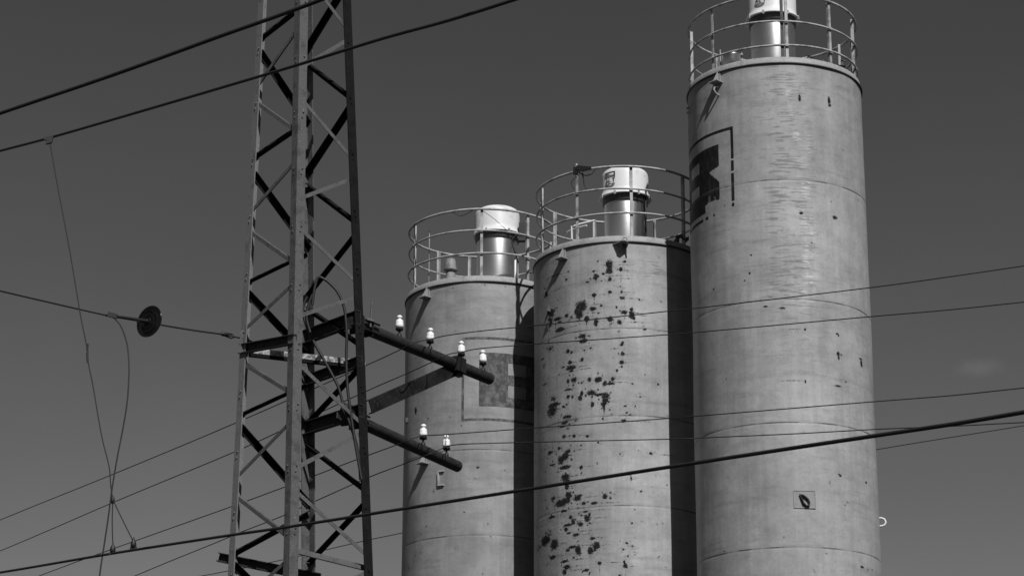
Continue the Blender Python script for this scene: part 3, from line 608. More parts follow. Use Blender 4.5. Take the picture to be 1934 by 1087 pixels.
def paint_big(F, TH, Z):
    rng = random.Random(5); R = 1.6
    stamp(F['r'], TH, Z, MARK_BIG)
    stamp(F['r'], TH, Z, [(a, b, w, h, .42) for a, b, w, h, k in MARK_BIGSTREAK])
    Z = zinv('cx0', Z)
    G = F['g']
    fr = np.zeros_like(G)
    for a, b, z0, z1 in [(-112, -34.4, 18.155, 18.215), (-36.5, -34.4, 17.60, 18.21), (-36.7, -34.5, 17.37, 17.57), (-36.8, -34.6, 16.80, 17.33), (-36.7, -34.8, 16.70, 16.77),
                         (-112, -63, 16.60, 16.66), (-60, -57, 16.60, 16.66), (-52, -50.5, 16.61, 16.66), (-112, -109.8, 16.6, 18.2)]:
        fr = np.maximum(fr, rect(TH, Z, a, b, z0, z1, R))
    bl = rect(TH, Z, -101, -46, 16.89, 17.95, R)
    bl = np.maximum(bl, rect(TH, Z, -101, -60, 16.74, 17.3, R))
    for a, b, z0, z1 in [(-81, -66.3, 17.55, 17.76), (-81.5, -67, 17.12, 17.32)]:
        bl = np.minimum(bl, 1 - rect(TH, Z, a, b, z0, z1, R))
    # chipped wedge and ragged foot of the emblem
    half = np.clip(.15 * (TH + 55) / 9, 0, .15)[None, :]
    bl = np.where((np.abs(Z[:, None] - 17.42 + .01 * (TH[None, :] + 50)) < half) & (TH[None, :] < -44), .15, bl)
    tooth = 16.96 + .07 * np.sin(TH * 1.1) + .05 * np.sin(TH * 0.57 + 1)
    bl = np.where((Z[:, None] < tooth[None, :]) & (TH[None, :] > -58), bl * .52, bl)
    F['g'][:] = np.maximum(fr, bl)
    env = np.interp(Z, [13.2, 14.4, 15.2, 18.2, 19.0, 19.3], [0, .5, .9, 1, .9, .6])[:, None]
    F['b'][:] = np.clip(1.1 * gauss(TH[None, :], -1, 15), 0, 1) * env + .3 * gauss(TH[None, :], 14, 12) * env
    F['b'][:] += 0.30 * gauss(TH[None, :], -30, 14) * np.interp(Z, [14.5, 16, 18], [.6, 1, .3])[:, None]
    F['b'][:] += 0.10
    c1 = np.interp(Z, [14.5, 16.4, 17.6, 18.6, 19.2], [9, 12, 9, 4, 0])[:, None]; c2 = np.interp(Z, [15, 16.5, 18, 19.2], [14, 16, 15, 8])[:, None]
    env2 = np.interp(Z, [13.4, 14.6, 15.2, 18.7, 19.2], [0, .5, 1, 1, .2])[:, None]
    F['a'][:] = (gauss(TH[None, :], c1, 3.2) + .7 * gauss(TH[None, :], c2, 2.2)) * env2 + .45 * gauss(TH[None, :], -40, 8) * gauss(Z[:, None], 16.4, .8)
    F['t'][:] += -.05 * (TH[None, :] < -30) * (Z[:, None] < 17.1)
    F['t'][:] += .05 * (Z[:, None] < 17.1) - .16 * gauss(TH[None, :], 18, 5) * gauss(Z[:, None], 17.4, .5) - .09 * gauss(TH[None, :], 8, 5) * gauss(Z[:, None], 17.8, .7)
    F['t'][:] += -.10 * gauss(Z[:, None], 19.3, .10)
    stamp(F['r'], TH, Z, drips(rng, 26, -60, 60, 10, 18), gain=.7)

def paint_mid(F, TH, Z):
    rng = random.Random(8)
    stamp(F['r'], TH, Z, MARK_MID)
    stamp(F['r'], TH, Z, [(a, z, w + 3, h + .06, k * .26) for a, z, w, h, k in MARK_MID if k > .5], 1.6)
    F['r'][:] = np.maximum(F['r'], (.21 * gauss(TH[None, :], -62, 13) + .15 * gauss(TH[None, :], -42, 7)) * np.ones_like(Z)[:, None])
    # run-off: thin horizontal creeps from the bigger spots, and short downward drips
    cr = []; dr = []; sat = []
    for th, z, w, h, k in MARK_MID:
        if k >= .8 and w > 1.6:
            for _ in range(rng.randint(1, 4)):
                sat.append((th + rng.uniform(-1, 1) * (w + 3), z + rng.choice((-1, 1)) * rng.uniform(.3, 1.6) * (h + .03), rng.uniform(.4, 1.0), rng.uniform(.012, .03), rng.uniform(.5, 1)))
    stamp(F['r'], TH, Z, sat, 1.2)
    for th, z, w, h, k in MARK_MID:
        if k >= .8 and w > 1.2 and rng.random() < .7:
            L = rng.uniform(4, 15); cr.append((th + L * .8, z + rng.uniform(-.01, .01), L, .017, .50))
        if k >= .8 and h > .035 and rng.random() < .5:
            L = rng.uniform(.05, .22); dr.append((th, z - h - L * .6, .55, L, .42))
    stamp(F['r'], TH, Z, cr, 1.0); stamp(F['r'], TH, Z, dr, 1.1)
    stamp(F['r'], TH, Z, drips(rng, 60, -85, -45, 10, 16.6), gain=.9)
    stamp(F['r'], TH, Z, drips(rng, 40, -45, 30, 10, 16.6), gain=.7)
    Z = zinv('cx1', Z)
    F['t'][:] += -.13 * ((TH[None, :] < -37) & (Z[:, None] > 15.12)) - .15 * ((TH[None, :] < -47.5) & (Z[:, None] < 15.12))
    F['t'][:] += .05 * ((TH[None, :] > -10) & (Z[:, None] < 13.46)) + .05 * (gauss(TH[None, :], -22, 8) * (Z[:, None] > 16.2)) + .04
    F['a'][:] = .5 * gauss(TH[None, :], 16, 14) * gauss(Z[:, None], 16.15, .3) + .25 * gauss(TH[None, :], -3, 8) * gauss(Z[:, None], 16.3, .3)
    F['b'][:] = .9 * gauss(TH[None, :], 18, 16) * gauss(Z[:, None], 16.25, .35) + .35 * gauss(TH[None, :], -50, 25) * np.ones_like(Z)[:, None] + .10

def paint_left(F, TH, Z):
    rng = random.Random(9); R = 1.56
    stamp(F['r'], TH, Z, MARK_LEFT)
    Z = zinv('cx2', Z)
    G = np.zeros_like(F['g'])
    for a, b, z0, z1 in [(-14.6, 67, 15.73, 15.785), (-14.6, -12.7, 14.09, 15.72), (-14.6, 67, 14.09, 14.145), (65, 67, 14.1, 15.7)]:
        G = np.maximum(G, rect(TH, Z, a, b, z0, z1, R))
    bl = rect(TH, Z, -1.9, 55, 14.377, 15.467, R)
    for a, b, z0, z1 in [(19.2, 33.6, 15.033, 15.269), (19.2, 33.6, 14.583, 14.818)]:
        bl = np.minimum(bl, 1 - rect(TH, Z, a, b, z0, z1, R))
    F['g'][:] = np.maximum(G, bl)
    stamp(F['r'], TH, Z, [(5, 15.17, 3.2, .10, .30), (22.5, 15.34, 3, .09, .36)])
    F['b'][:] = .25
    F['t'][:] += -.08 + .10 * gauss(TH[None, :], 12, 14) * np.interp(Z, [15.6, 16.3, 16.9], [0, .7, 1])[:, None] - .05 * ((TH[None, :] > 13) & (TH[None, :] < 17) & (Z[:, None] < 13))
    stamp(F['r'], TH, Z, drips(rng, 30, -70, 30, 10, 16.6), gain=.7)

def lug(root, c, R, th, z, p=.17, shelf=True, hook=False, w=.20):
    """lifting lug: back plate, shelf, gusset and eye"""
    n = rad(th); t = tan_(th); o = Vector((c[0], c[1], 0)) + n * R
    m = MB()
    m.box(o + n * .008 + UP * (z - .09), t * .05, n * .010, UP * .12)
    if shelf:
        m.box(o + n * (p / 2) + UP * (z - .21) , t * (w / 2), n * (p / 2), UP * .008)
        P = [o + UP * (z - .203), o + n * p * .9 + UP * (z - .203), o + n * .02 + UP * (z + .02), o + UP * (z + .02)]
        vs = [q + t * s for s in (-.009, .009) for q in P]
        m.add(vs, [(0, 1, 2, 3), (7, 6, 5, 4), (0, 4, 5, 1), (1, 5, 6, 2), (2, 6, 7, 3), (3, 7, 4, 0)])
    else:
        vs = [o + t * x * w + n * y * p + UP * (z - .05 + s_) for s_ in (-.008, .008) for x, y in ((-.55, 0), (.5, 0), (.5, .7), (.25, 1), (.05, .9))]
        m.add(vs, [(0, 1, 2, 3, 4), (9, 8, 7, 6, 5)] + [(k, (k + 1) % 5, 5 + (k + 1) % 5, 5 + k) for k in range(5)])
        m.prism(o + t * .012 + UP * (z - .05), o - t * .006 + UP * (z - .05), [(0, 0), (p * .9, 0), (0.02, -.16), (0, -.16)], n, UP)
        q = o + n * (p * .55) + t * (w * .28) + UP * (z - .01)
        m.tube([q + t * (.045 * math.cos(a)) + UP * (.055 * math.sin(a)) for a in np.linspace(0, 2 * math.pi, 14, endpoint=False)], .014, 6, cyc=True)
        m.prism(o + t * w * .42 + UP * (z - .05), o + t * w * .36 + UP * (z - .05), [(0, 0), (p * .5, 0), (0.03, -.24), (0, -.24)], n, UP)
    l = m.build('lifting_lug', M['lip'], root)
    if hook:
        h = MB()
        pts = [o + n * (.14 * math.sin(a)) + UP * (z - .36 + .08 * math.cos(a)) + t * .0 for a in np.linspace(0, math.pi, 9)]
        h.tube(pts, .018, 8)
        h.build('hook', M['rail'], l)
    return l

def silo(name, key, mat, painter, label, group, st, sz, rails, posts, back_posts, filt, lugs, frame_dark=()):
    (cx, cy, zt), R, seams = D[key]
    root = empty(name, (cx, cy, 0))
    tag(root, label, 'silo', group)
    c = (cx, cy)
    sh = make_shell(root, c, R, zt, mat, painter, st, sz)
    # roof: flange toned dark for the shade line, upstanding edge, shallow cone
    m = MB(); m.lathe([(R - .03, zt - .012), (R + .026, zt - .012), (R + .026, zt + .012), (R - .03, zt + .012)], (cx, cy, 0), 160, closed=True)
    m.build('roof_flange', M['flange'], root)
    m = MB(); m.lathe([(R - .012, zt + .012), (R - .012, zt + .125), (R - .03, zt + .133), (R - .06, zt + .125), (R - .07, zt + .02), (R * .5, zt + .05), (.4, zt + .09), (0.01, zt + .1)], (cx, cy, 0), 160)
    m.build('roof', M['lip'], root)
    # hopper and legs, below the picture
    m = MB(); m.lathe([(R, 3.2), (R * .5, 2.0), (.18, 1.15), (.18, .9)], (cx, cy, 0), 48)
    m.build('hopper', M['lip'], root)
    for k in range(4):
        th = 45 + 90 * k
        p = ring_pt(c, R - .1, th, 0)
        m = MB(); m.box(p + UP * 2.4, rad(th) * .1, tan_(th) * .1, UP * 2.4)
        m.build('support_leg', M['lip'], root)
    # railing
    rr = R * .97
    def hoop(z, r, ph, mat):
        m = MB()
        pts = [ring_pt(c, rr + .006 * math.sin(3 * R_(a) + ph), a, zt + z + .010 * math.sin(2 * R_(a) + ph)) for a in range(0, 360, 3)]
        m.tube(pts, r * 1.18, 8, cyc=True)
        return m
    railing = hoop(rails[-1], .021, 1.0, None).build('guard_railing', M['rail'], root)
    for k, z in enumerate(rails[:-1]):
        hoop(z, .017, k * 2.3, None).build('rail', M['rail'], railing)
    for th in posts + back_posts:
        dark = th in frame_dark
        m = MB()
        p = ring_pt(c, rr - .02, th, zt + .06)
        n = rad(th); t = tan_(th)
        m.angle(p - t * .02, p - t * .02 + UP * (rails[-1] - .055), t, n * -1, .052, .008)
        for z in rails[:-1]:
            m.box(p + UP * (z - .06) + n * .008, t * .034, n * .026, UP * .022)
        m.box(p + UP * .0, t * .045, n * .035, UP * .012)
        m.build('post', M['rail_dark'] if dark else M['rail'], railing)
    # dust filter
    fx, fy, f0, top, br = filt
    fc = (fx, fy, zt)
    m = MB(); m.lathe([(br - .03, .02), (br, .03), (br, f0 - .10)], fc, 64)
    m.lathe([(br + .006, .16), (br + .012, .17), (br + .006, .18)], fc, 64)
    body = m.build('dust_filter', M['stainless'], root)
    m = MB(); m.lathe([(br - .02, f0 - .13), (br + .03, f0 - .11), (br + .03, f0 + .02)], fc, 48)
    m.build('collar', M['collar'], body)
    m = MB(); m.lathe([(br, f0 + .03), (.50, f0), (.512, f0 + .006), (.512, f0 + .022), (.478, f0 + .06), (.458, f0 + .12), (.452, f0 + .16),
                       (.452, top - .14), (.440, top - .085), (.41, top - .045), (.36, top - .015), (.25, top + .02), (.12, top + .04), (.004, top + .045)], fc, 96)
    cap = m.build('filter_cap', M['cap'], body)
    for th in (-62, -25, 28, 65, 150, -150):
        m = MB(); p = ring_pt(fc, .50, th, zt + f0 + .01)
        m.box(p, rad(th) * .025, tan_(th) * .018, UP * .035)
        m.build('clamp', M['rail'], body)
    for L in lugs: lug(root, c, R, *L[0], **L[1])
    return root, railing, body, c, R, zt

def on_cyl(fc, r, polys, mat, name, parent, rise=.004):
    """flat label shapes bent round a cylinder: each polygon in (degrees, height)"""
    m = MB()
    for poly in polys:
        bm = bmesh.new()
        vs = [bm.verts.new((a * .01, z, 0)) for a, z in poly]
        f = bm.faces.new(vs)
        bmesh.ops.triangulate(bm, faces=[f])
        for _ in range(2): bmesh.ops.subdivide_edges(bm, edges=bm.edges[:], cuts=1)
        bm.verts.ensure_lookup_table(); bm.verts.index_update()
        m.add([ring_pt(fc, r + rise, v.co.x * 100, v.co.y) for v in bm.verts], [[v.index for v in f.verts] for f in bm.faces])
        bm.free()
    return m.build(name, mat, parent)

def logo(fc, r, z0, body, a0=-58, a1=-28):
    """round sticker: grey block above, the letters ALT, half disc below"""
    w = a1 - a0
    on_cyl(fc, r, [[(a0, z0 + .215), (a1, z0 + .215), (a1, z0 + .32), (a0 + .5, z0 + .32)]], M['decal'], 'label', body)
    on_cyl(fc, r, [[(a1 - 3, z0 + .215), (a1, z0 + .215), (a1, z0 + .32), (a1 - 3, z0 + .32)], [(a0 + .5, z0 + .312), (a1, z0 + .312), (a1, z0 + .322), (a0 + .5, z0 + .322)]], M['black'], 'label_edge', body, .008)
    hd = [(a0 + w * .5 - w * .48 * math.cos(t), z0 + .085 - .085 * math.sin(t)) for t in np.linspace(0, math.pi, 14)]
    on_cyl(fc, r, [hd], M['decal'], 'label', body)
    la = z0 + .105; lb = z0 + .195; s = .014; d = 2.0
    def stroke(x0, y0, x1, y1, th=2.1):
        n = Vector((x1 - x0, (y1 - y0) * 130)); n.normalize(); px, py = -n.y * th / 2, n.x * th / 2 / 130
        return [(x0 + px, y0 + py), (x1 + px, y1 + py), (x1 - px, y1 - py), (x0 - px, y0 - py)]
    A = a0 + 5; Lx = a0 + 16; T = a0 + 25
    strokes = [stroke(A, la, A + 3.6, lb), stroke(A + 3.6, lb, A + 7.2, la), stroke(A + 1.5, la + .03, A + 5.8, la + .03),
               stroke(Lx, lb, Lx, la), stroke(Lx, la + .008, Lx + 5, la + .008), stroke(T, lb - .008, T + 8, lb - .008), stroke(T + 4, lb, T + 4, la)]
    for st in strokes: on_cyl(fc, r, [st], M['black'], 'letter_stroke', body, .010)

mat_big = shell_mat('tall silo sheet steel', D['cx0'][2], 0.265, (0.013, 0.030, 1.0), 1.0)
mat_mid = shell_mat('rusting silo sheet steel', D['cx1'][2], 0.265, (0.020, 0.05, 1.0), 0.8)
mat_left = shell_mat('faded silo sheet steel', D['cx2'][2], 0.24, (0.050, 0.155, 0.95), 0.5)
GRP = 'sheet steel silos in a row'

big, rail_b, body_b, cb, Rb, zb = silo('silo', 'cx0', mat_big, paint_big,
    'tallest silo, scuffed grey steel, black emblem and frame line at its upper left', GRP, .55, .018,
    (.37, .83, 1.35), [-94, -52, 0.2, 3.2, 36.5, 72], [96, 118, 165, -142],
    (*FB, 1.50, 2.22, .408),
    [((-44.6, D['cx0'][0][2]), dict(hook=True))], (0.2, 96))
mid, rail_m, body_m, cm, Rm, zm = silo('silo', 'cx1', mat_mid, paint_mid,
    'middle cement silo, pale grey steel peppered with black rust spots, its right side in shadow', GRP, .36, .0115,
    (.59, 1.06, 1.50), [-74, -33, 5.5, 48], [151, -164, -128, 100],
    (*FM, 1.40, 2.00, .405),
    [((-42, D['cx1'][0][2] - .0), {}), ((-2, D['cx1'][0][2]), dict(shelf=False, p=.24, w=.28))])
lft, rail_l, body_l, cl, Rl, zl = silo('silo', 'cx2', mat_left, paint_left,
    'farthest cement silo behind the white insulators, clean grey steel with faded square emblem', GRP, .55, .018,
    (.60, 1.06, 1.50), [-69, -1, 37], [152, -168, -140, 110],
    (*FL, 1.43, 2.02, .410),
    [((-44, D['cx2'][0][2]), {}), ((-44.4, zmap('cx2', 13.55)), {})])
# stickers on the two front filter caps
logo(FM, .453, zm + 1.54, body_m, -60, -27)
logo(FB, .453, zb + 1.64, body_b, -52, -22)

# --- fittings of the tallest silo
def part(name, mat, parent): return lambda m: m.build(name, mat, parent)
m = MB(); p = Vector(D['pot'])
m.lathe([(.0, .0), (.17, .0), (.17, .22), (.185, .225), (.185, .25), (.15, .27), (.004, .275)], (p.x, p.y, zb + .14), 40)
vent = m.build('pressure_valve', M['stainless'], big)
for s in (-1, 1):
    m = MB(); m.tube([Vector((p.x + s * .2, p.y - .02, zb + .1)), Vector((p.x + s * .2, p.y - .02, zb + .50 - .08 * (s > 0)))], .014, 8)
    m.tube([Vector((p.x + s * .2, p.y - .02, zb + .44)), Vector((p.x + s * .17, p.y - .02, zb + .40))], .012, 6)
    m.build('clamp_bolt', M['rail'], vent)
jp = [Vector(q) for q in D['junk']]
m = MB()
m.tube(smoothpath([jp[0] + UP * .06, jp[0] - UP * .01 + Vector((.06, 0, 0)), jp[1] + UP * .03, jp[2] - UP * .02, jp[2] + Vector((.1, .05, .03)), jp[3] + UP * .02], 5), .022, 8)
m.build('loose_hose', M['rubber'], big)
for q, h in ((jp[0], .10), (jp[1] + Vector((.1, 0, 0)), .05), (jp[3] - Vector((.05, 0, 0)), .12)):
    m = MB(); m.box(q + UP * (h / 2), (.022, 0, 0), (0, .02, 0), UP * (h / 2 + .03)); m.box(q + UP * h + Vector((.02, 0, .01)), (.045, 0, 0), (0, .02, 0), UP * .012)
    m.build('bracket', M['rail_dark'], big)
# small inspection plate with a black loop hanging in it
n = rad(4.8); t = tan_(4.8); o = Vector((cb[0], cb[1], 0)) + n * Rb
m = MB()
pl = [ring_pt(cb, Rb + .010, a, z) for z in (zmap('cx0', 11.17), zmap('cx0', 11.47)) for a in np.linspace(-2.0, 11.2, 8)]
m.add(pl, [(k, k + 1, k + 9, k + 8) for k in range(7)])
for a in (-2.0, 11.2):
    m.box(ring_pt(cb, Rb + .008, a, zmap('cx0', 11.32)), tan_(a) * .006, rad(a) * .008, UP * .15)
for z in (zmap('cx0', 11.17), zmap('cx0', 11.47)):
    m.tube([ring_pt(cb, Rb + .010, a, z) for a in np.linspace(-2.0, 11.2, 8)], .008, 6)
plate = m.build('inspection_plate', M['plate'], big)
m = MB()
lp = [(1.8, 11.40), (2.6, 11.33), (3.6, 11.25), (5.2, 11.205), (6.9, 11.205), (7.2, 11.26), (6.6, 11.31), (5.2, 11.35), (3.6, 11.385)]
m.tube([ring_pt(cb, Rb + .035, a, zmap('cx0', z)) for a, z in lp], .018, 8, cyc=True)
m.build('loop', M['rubber'], plate)
# bent pipe stub on the right flank, small clip on the left flank
hk = [Vector(q) for q in D['hook']]
zc = zmap('cx0', 11.25)
m = MB()
e = Vector((cb[0], cb[1], 0)) + rad(84) * (Rb - .02)
out_ = rad(84)
m.tube([e + UP * (zc + .07), e + out_ * .06 + UP * (zc + .075), e + out_ * .115 + UP * (zc + .05), e + out_ * .135 + UP * zc, e + out_ * .115 + UP * (zc - .05), e + out_ * .06 + UP * (zc - .07), e + UP * (zc - .065)], .017, 8)
m.build('grab_handle', M['cap'], big)
for dz in (0, .09):
    m = MB(); m.box(ring_pt(cb, Rb + .02, -84, zmap('cx0', 18.93) + dz), rad(-84) * .03, tan_(-84) * .03, UP * .014)
    m.build('clip', M['rail'], big)

# --- fittings of the middle silo
lp = Vector(D['lamp']); lp2 = Vector(D['lamp2'])
m = MB()
ax = (lp2 - lp).normalized()
m.tube([ring_pt(cm, Rm * .97 - .02, -33, zm + 1.4), ring_pt(cm, Rm * .97 - .02, -33, zm + 1.66)], .022, 8)
m.build('lamp_bracket', M['rail'], mid)
m = MB()
m.box(lp + ax * .04 + UP * .03, ax * .06, (0, .05, 0), UP * .045)
m.prism(lp + ax * .10 + Vector((0, -.05, .02)), lp + ax * .10 + Vector((0, .05, .02)), [(0, -.04), (.20, .01), (.20, .04), (0, .05)], ax, UP)
m.box(lp - ax * .04 + UP * -.02, ax * .04, (0, .04, 0), UP * .065)
lampo = m.build('floodlight', M['rubber'], mid)
m = MB()
p0 = lp + Vector((.10, 0, -.06))
m.tube(smoothpath([p0, p0 + Vector((.02, 0, -.14)), p0 + Vector((.04, 0, -.26)), p0 + Vector((.10, -.02, -.34)), p0 + Vector((.2, -.04, -.36))]), .011, 8)
m.build('cable', M['rubber'], lampo)
m = MB()
m.tube(smoothpath([lp + Vector((.02, -.03, -.05)), lp + Vector((.14, -.03, -.12)), lp + Vector((.27, -.03, -.09)), lp + Vector((.34, -.03, .0))]), .010, 8)
m.tube(smoothpath([lp + Vector((-.05, 0, -.16)), lp + Vector((-.11, 0, -.25)), lp + Vector((-.09, 0, -.33)), lp + Vector((-.04, 0, -.38))]), .009, 8)
m.build('cable', M['rubber'], lampo)
m = MB()
for a, dr in ((52, .0), (60, .0)):
    q = ring_pt(FM, .44, a, 0)
    m.tube([Vector((q.x, q.y, zm + .05)), Vector((q.x, q.y, zm + 1.42))], .016, 8)
m.build('conduit', M['rail_dark'], body_m)
m = MB()
for q in D['jk2']:
    q = Vector(q); m.box(q, (.05, 0, .02), (0, .04, 0), (.0, 0, .03))
m.tube(smoothpath([Vector(D['jk2'][0]) + UP * .1, Vector(D['jk2'][0]) - UP * .03, Vector(D['jk2'][1]), Vector(D['jk2'][2]) - UP * .05]), .02, 8)
m.build('bracket', M['rail_dark'], mid)
m = MB()
for a in (-52, -44):
    m.tube([ring_pt(cm, Rm * .72, a, zm + .05), ring_pt(cm, Rm * .72, a, zm + .62), ring_pt(cm, Rm * .6, a + 14, zm + .70)], .022, 8)
m.tube([ring_pt(cm, Rm * .72, a, zm + .55) for a in (-66, -56, -44, -34)], .018, 8)
m.build('hatch_handrail', M['cap'], mid)
# bulge of torn cladding on its left flank
m = MB()
for a, z, s in ((-56.5, 15.70, 1), (-57.5, 15.42, -1)):
    o = ring_pt(cm, Rm, a, zmap('cx1', z)); n = rad(a); t = tan_(a)
    vs = [o - t * .05 + UP * -.09 * s, o + t * .05 + UP * -.05 * s, o + UP * .12 * s, o + n * .05 + UP * -.02 * s]
    m.add(vs, [(0, 1, 3), (1, 2, 3), (2, 0, 3)])
m.build('torn_flap', M['rail_dark'], mid)

# --- fittings of the farthest silo
bx, by, _ = D['breather'][0]
m = MB()
m.lathe([(.095, 0), (.095, .62)], (bx, by, zl + .05), 24)
m.build('breather_pipe', M['lip'], lft)
m = MB()
m.lathe([(.02, -.01), (.135, 0), (.14, .012), (.125, .05), (.105, .20), (.09, .24), (.05, .26), (.003, .262)], (bx, by, zl + .72), 32)
m.lathe([(.02, -.06), (.09, -.03), (.09, .0)], (bx, by, zl + .72), 24)
m.build('breather_hood', M['hood'], lft)
m = MB()
m.box((FL[0] + .53, FL[1] - .25, zl + 1.50), (.095, 0, 0), (0, .08, 0), (0, 0, .145))
m.box((FL[0] + .52, FL[1] - .25, zl + 1.31), (.12, 0, 0), (0, .07, 0), (0, 0, .045))
m.build('motor_box', M['rubber'], body_l)
m = MB()
m.tube(smoothpath([Vector((FL[0] + 0.45, FL[1] - 0.42, zl + 1.40)), Vector((FL[0] + 0.30, FL[1] - 0.43, zl + 1.22)), Vector((FL[0] + 0.37, FL[1] - 0.41, zl + .95)), Vector((FL[0] + 0.43, FL[1] - 0.28, zl + .8))]), .014, 8)
m.build('cable', M['rubber'], body_l)
m = MB()
m.tube([ring_pt(cl, Rl * .93, 26.5, zl + .06), ring_pt(cl, Rl * .93, 26.5, zl + .55), ring_pt(cl, Rl * .93, 34, zl + .57)], .022, 8)
m.build('pipe_stub', M['cap'], lft)
m = MB()
q0 = ring_pt(cl, Rl * .95, -55, zl + 1.48)
m.tube([ring_pt(cl, Rl * .9, -50, zl + .06), ring_pt(cl, Rl * .9, -50, zl + 1.25)], .010, 8)
m.build('whip_aerial', M['rail'], lft)
m = MB()
a0 = ring_pt(cl, Rl * .97, -24, zl + 1.49); a1 = ring_pt(cl, Rl * .97, -7, zl + 1.49)
m.tube(smoothpath([a0, a0.lerp(a1, .35) - UP * .09, a0.lerp(a1, .6) - UP * .08, a1 + UP * .0]), .007, 6)
m.tube(smoothpath([ring_pt(cl, Rl * .97, -1, zl + 1.49), ring_pt(cl, Rl * .97, 9, zl + 1.30), ring_pt(cl, Rl * .97, 20, zl + 1.06)]), .005, 6)
m.build('cable', M['rubber'], rail_l)
m = MB()
for dz in (0, .27):
    m.box(ring_pt(cl, Rl + .02, -29.3, zmap('cx2', 12.86) + dz), tan_(-29.3) * .065, rad(-29.3) * .02, UP * .012)
m.box(ring_pt(cl, Rl + .02, -31.5, zmap('cx2', 13.0)), tan_(-31.5) * .012, rad(-31.5) * .02, UP * .13)
m.build('cable_bracket', M['rail'], lft)
m = MB()
m.box(ring_pt(cl, Rl + .03, -69, zmap('cx2', 14.36)), tan_(-69) * .03, rad(-69) * .04, UP * .05)
m.build('clip', M['rail_dark'], lft)

# ------------------------------------------------------------------ lattice pylon
LG = {k: (Vector(D['leg_' + k][0]), Vector(D['leg_' + k][1])) for k in 'LFRB'}
def leg_at(k, z):
    a, b = LG[k]
    return a + (b - a) * ((z - a.z) / (b.z - a.z))
PX, PY = -2.1, 24.5
pyl = empty('lattice_pylon', (PX, PY, 0))
tag(pyl, 'dark steel lattice pylon with two pipe crossarms carrying white insulators', 'pylon')
NB = {'L': ('F', 'B'), 'F': ('L', 'R'), 'R': ('F', 'B'), 'B': ('L', 'R')}
ZT = 16.5
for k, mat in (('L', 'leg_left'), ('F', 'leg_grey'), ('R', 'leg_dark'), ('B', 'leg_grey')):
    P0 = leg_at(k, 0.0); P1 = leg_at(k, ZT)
    U = (leg_at(NB[k][0], 9) - leg_at(k, 9)); V = (leg_at(NB[k][1], 9) - leg_at(k, 9))
    U.z = V.z = 0; U.normalize(); V.normalize()
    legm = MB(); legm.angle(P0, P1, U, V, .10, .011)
    # bolt heads at the joints
    # (kept in the leg's own mesh)
    bm_ = legm
    for F_, G_, nn in ((U, V, -1), (V, U, -1)):
        for j in range(12):
            z = 5.6 + j * .62 + (.31 if k in 'LR' else 0)
            p = leg_at(k, z) + F_ * .05
            o_ = -G_ + F_ * F_.dot(G_); o_.normalize()
            bm_.lathe([(.0, .007), (.009, .007), (.009, 0)], p + o_ * .001, 6, o_)
            bm_.lathe([(.0, .007), (.009, .007), (.009, 0)], p + F_ * .012 + UP * .06 + o_ * .001, 6, o_)
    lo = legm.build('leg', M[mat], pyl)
    m = MB()
    p = leg_at(k, 0); p = p + (U + V) * .05
    m.box(p + UP * .1, U * .2, V * .2, UP * .16)
    m.build('footing', M['lip'], lo)
    if k == 'R': lo['label'] = 'black leg on the right'
cen = lambda z: (leg_at('L', z) + leg_at('R', z)) / 2
def brace(a, za, b, zb_, mat, w, inset):
    A = leg_at(a, za); B = leg_at(b, zb_)
    ax = (B - A).normalized()
    mid_ = (A + B) / 2
    inw = cen(mid_.z) - mid_; inw -= ax * inw.dot(ax)
    fa = (leg_at(a, za + 1) - leg_at(a, za)).normalized()
    nrm = ax.cross(fa); nrm.normalize()
    if nrm.dot(inw) < 0: nrm = -nrm
    down = ax.cross(nrm); down.normalize()
    if down.z > 0: down = -down
    sh = nrm * (.013 + inset) - down * (w * .5)
    A2 = A + ax * .03; B2 = B - ax * .03
    m = MB(); m.angle(A2 + sh, B2 + sh, down, nrm, w, .006)
    o = m.build('brace', M[mat], pyl)
    # gusset plates
    return o
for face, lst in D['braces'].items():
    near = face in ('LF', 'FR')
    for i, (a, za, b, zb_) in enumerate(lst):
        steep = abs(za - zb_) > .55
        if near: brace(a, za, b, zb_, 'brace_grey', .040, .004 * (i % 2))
        else: brace(a, za, b, zb_, 'brace_shade', .058 if steep else .042, .004 * (i % 2))
# girts: repeat the bracing below and above the picture so the mast is whole
def node_z(i): return 5.4 - i * .6
for (a, b, mat) in (('L', 'F', 'brace_grey'), ('F', 'R', 'brace_grey'), ('B', 'R', 'brace_shade'), ('L', 'B', 'brace_shade')):
    z = 5.5 if a + b != 'BR' else 5.95
    s = 0
    while z > .9:
        (p, q) = ((a, b) if s % 2 == 0 else (b, a))
        brace(p, z, q, z - .6, mat, .045, .0); z -= .68; s += 1
def channel(A, B, h, d, mat, name='cross_beam', flip=1):
    A = Vector(A); B = Vector(B); ax = (B - A).normalized()
    s_ = ax.cross(UP).normalized() * flip; u = s_.cross(ax) * flip
    if u.z < 0: u = -u
    t = .009
    m = MB(); m.prism(A, B, [(0, -h / 2), (d, -h / 2), (d, -h / 2 + t), (t, -h / 2 + t), (t, h / 2 - t), (d, h / 2 - t), (d, h / 2), (0, h / 2)], s_, u)
    return m.build(name, M[mat], pyl)
ext = lambda A, B, e: (Vector(A) + (Vector(A) - Vector(B)).normalized() * e, Vector(B) + (Vector(B) - Vector(A)).normalized() * e)
inn = lambda p, k=.05: p + (cen(p.z) - p).normalized() * k
channel(*ext(inn(leg_at('L', 8.90)), inn(leg_at('F', 8.80)), .04), .10, .05, 'pipe')
channel(*ext(inn(leg_at('B', 9.17)), inn(leg_at('R', 9.17)), .04), .145, .06, 'pipe')
channel(*ext(inn(leg_at('B', 8.71)), inn(leg_at('R', 8.71)), .04), .11, .05, 'pipe')
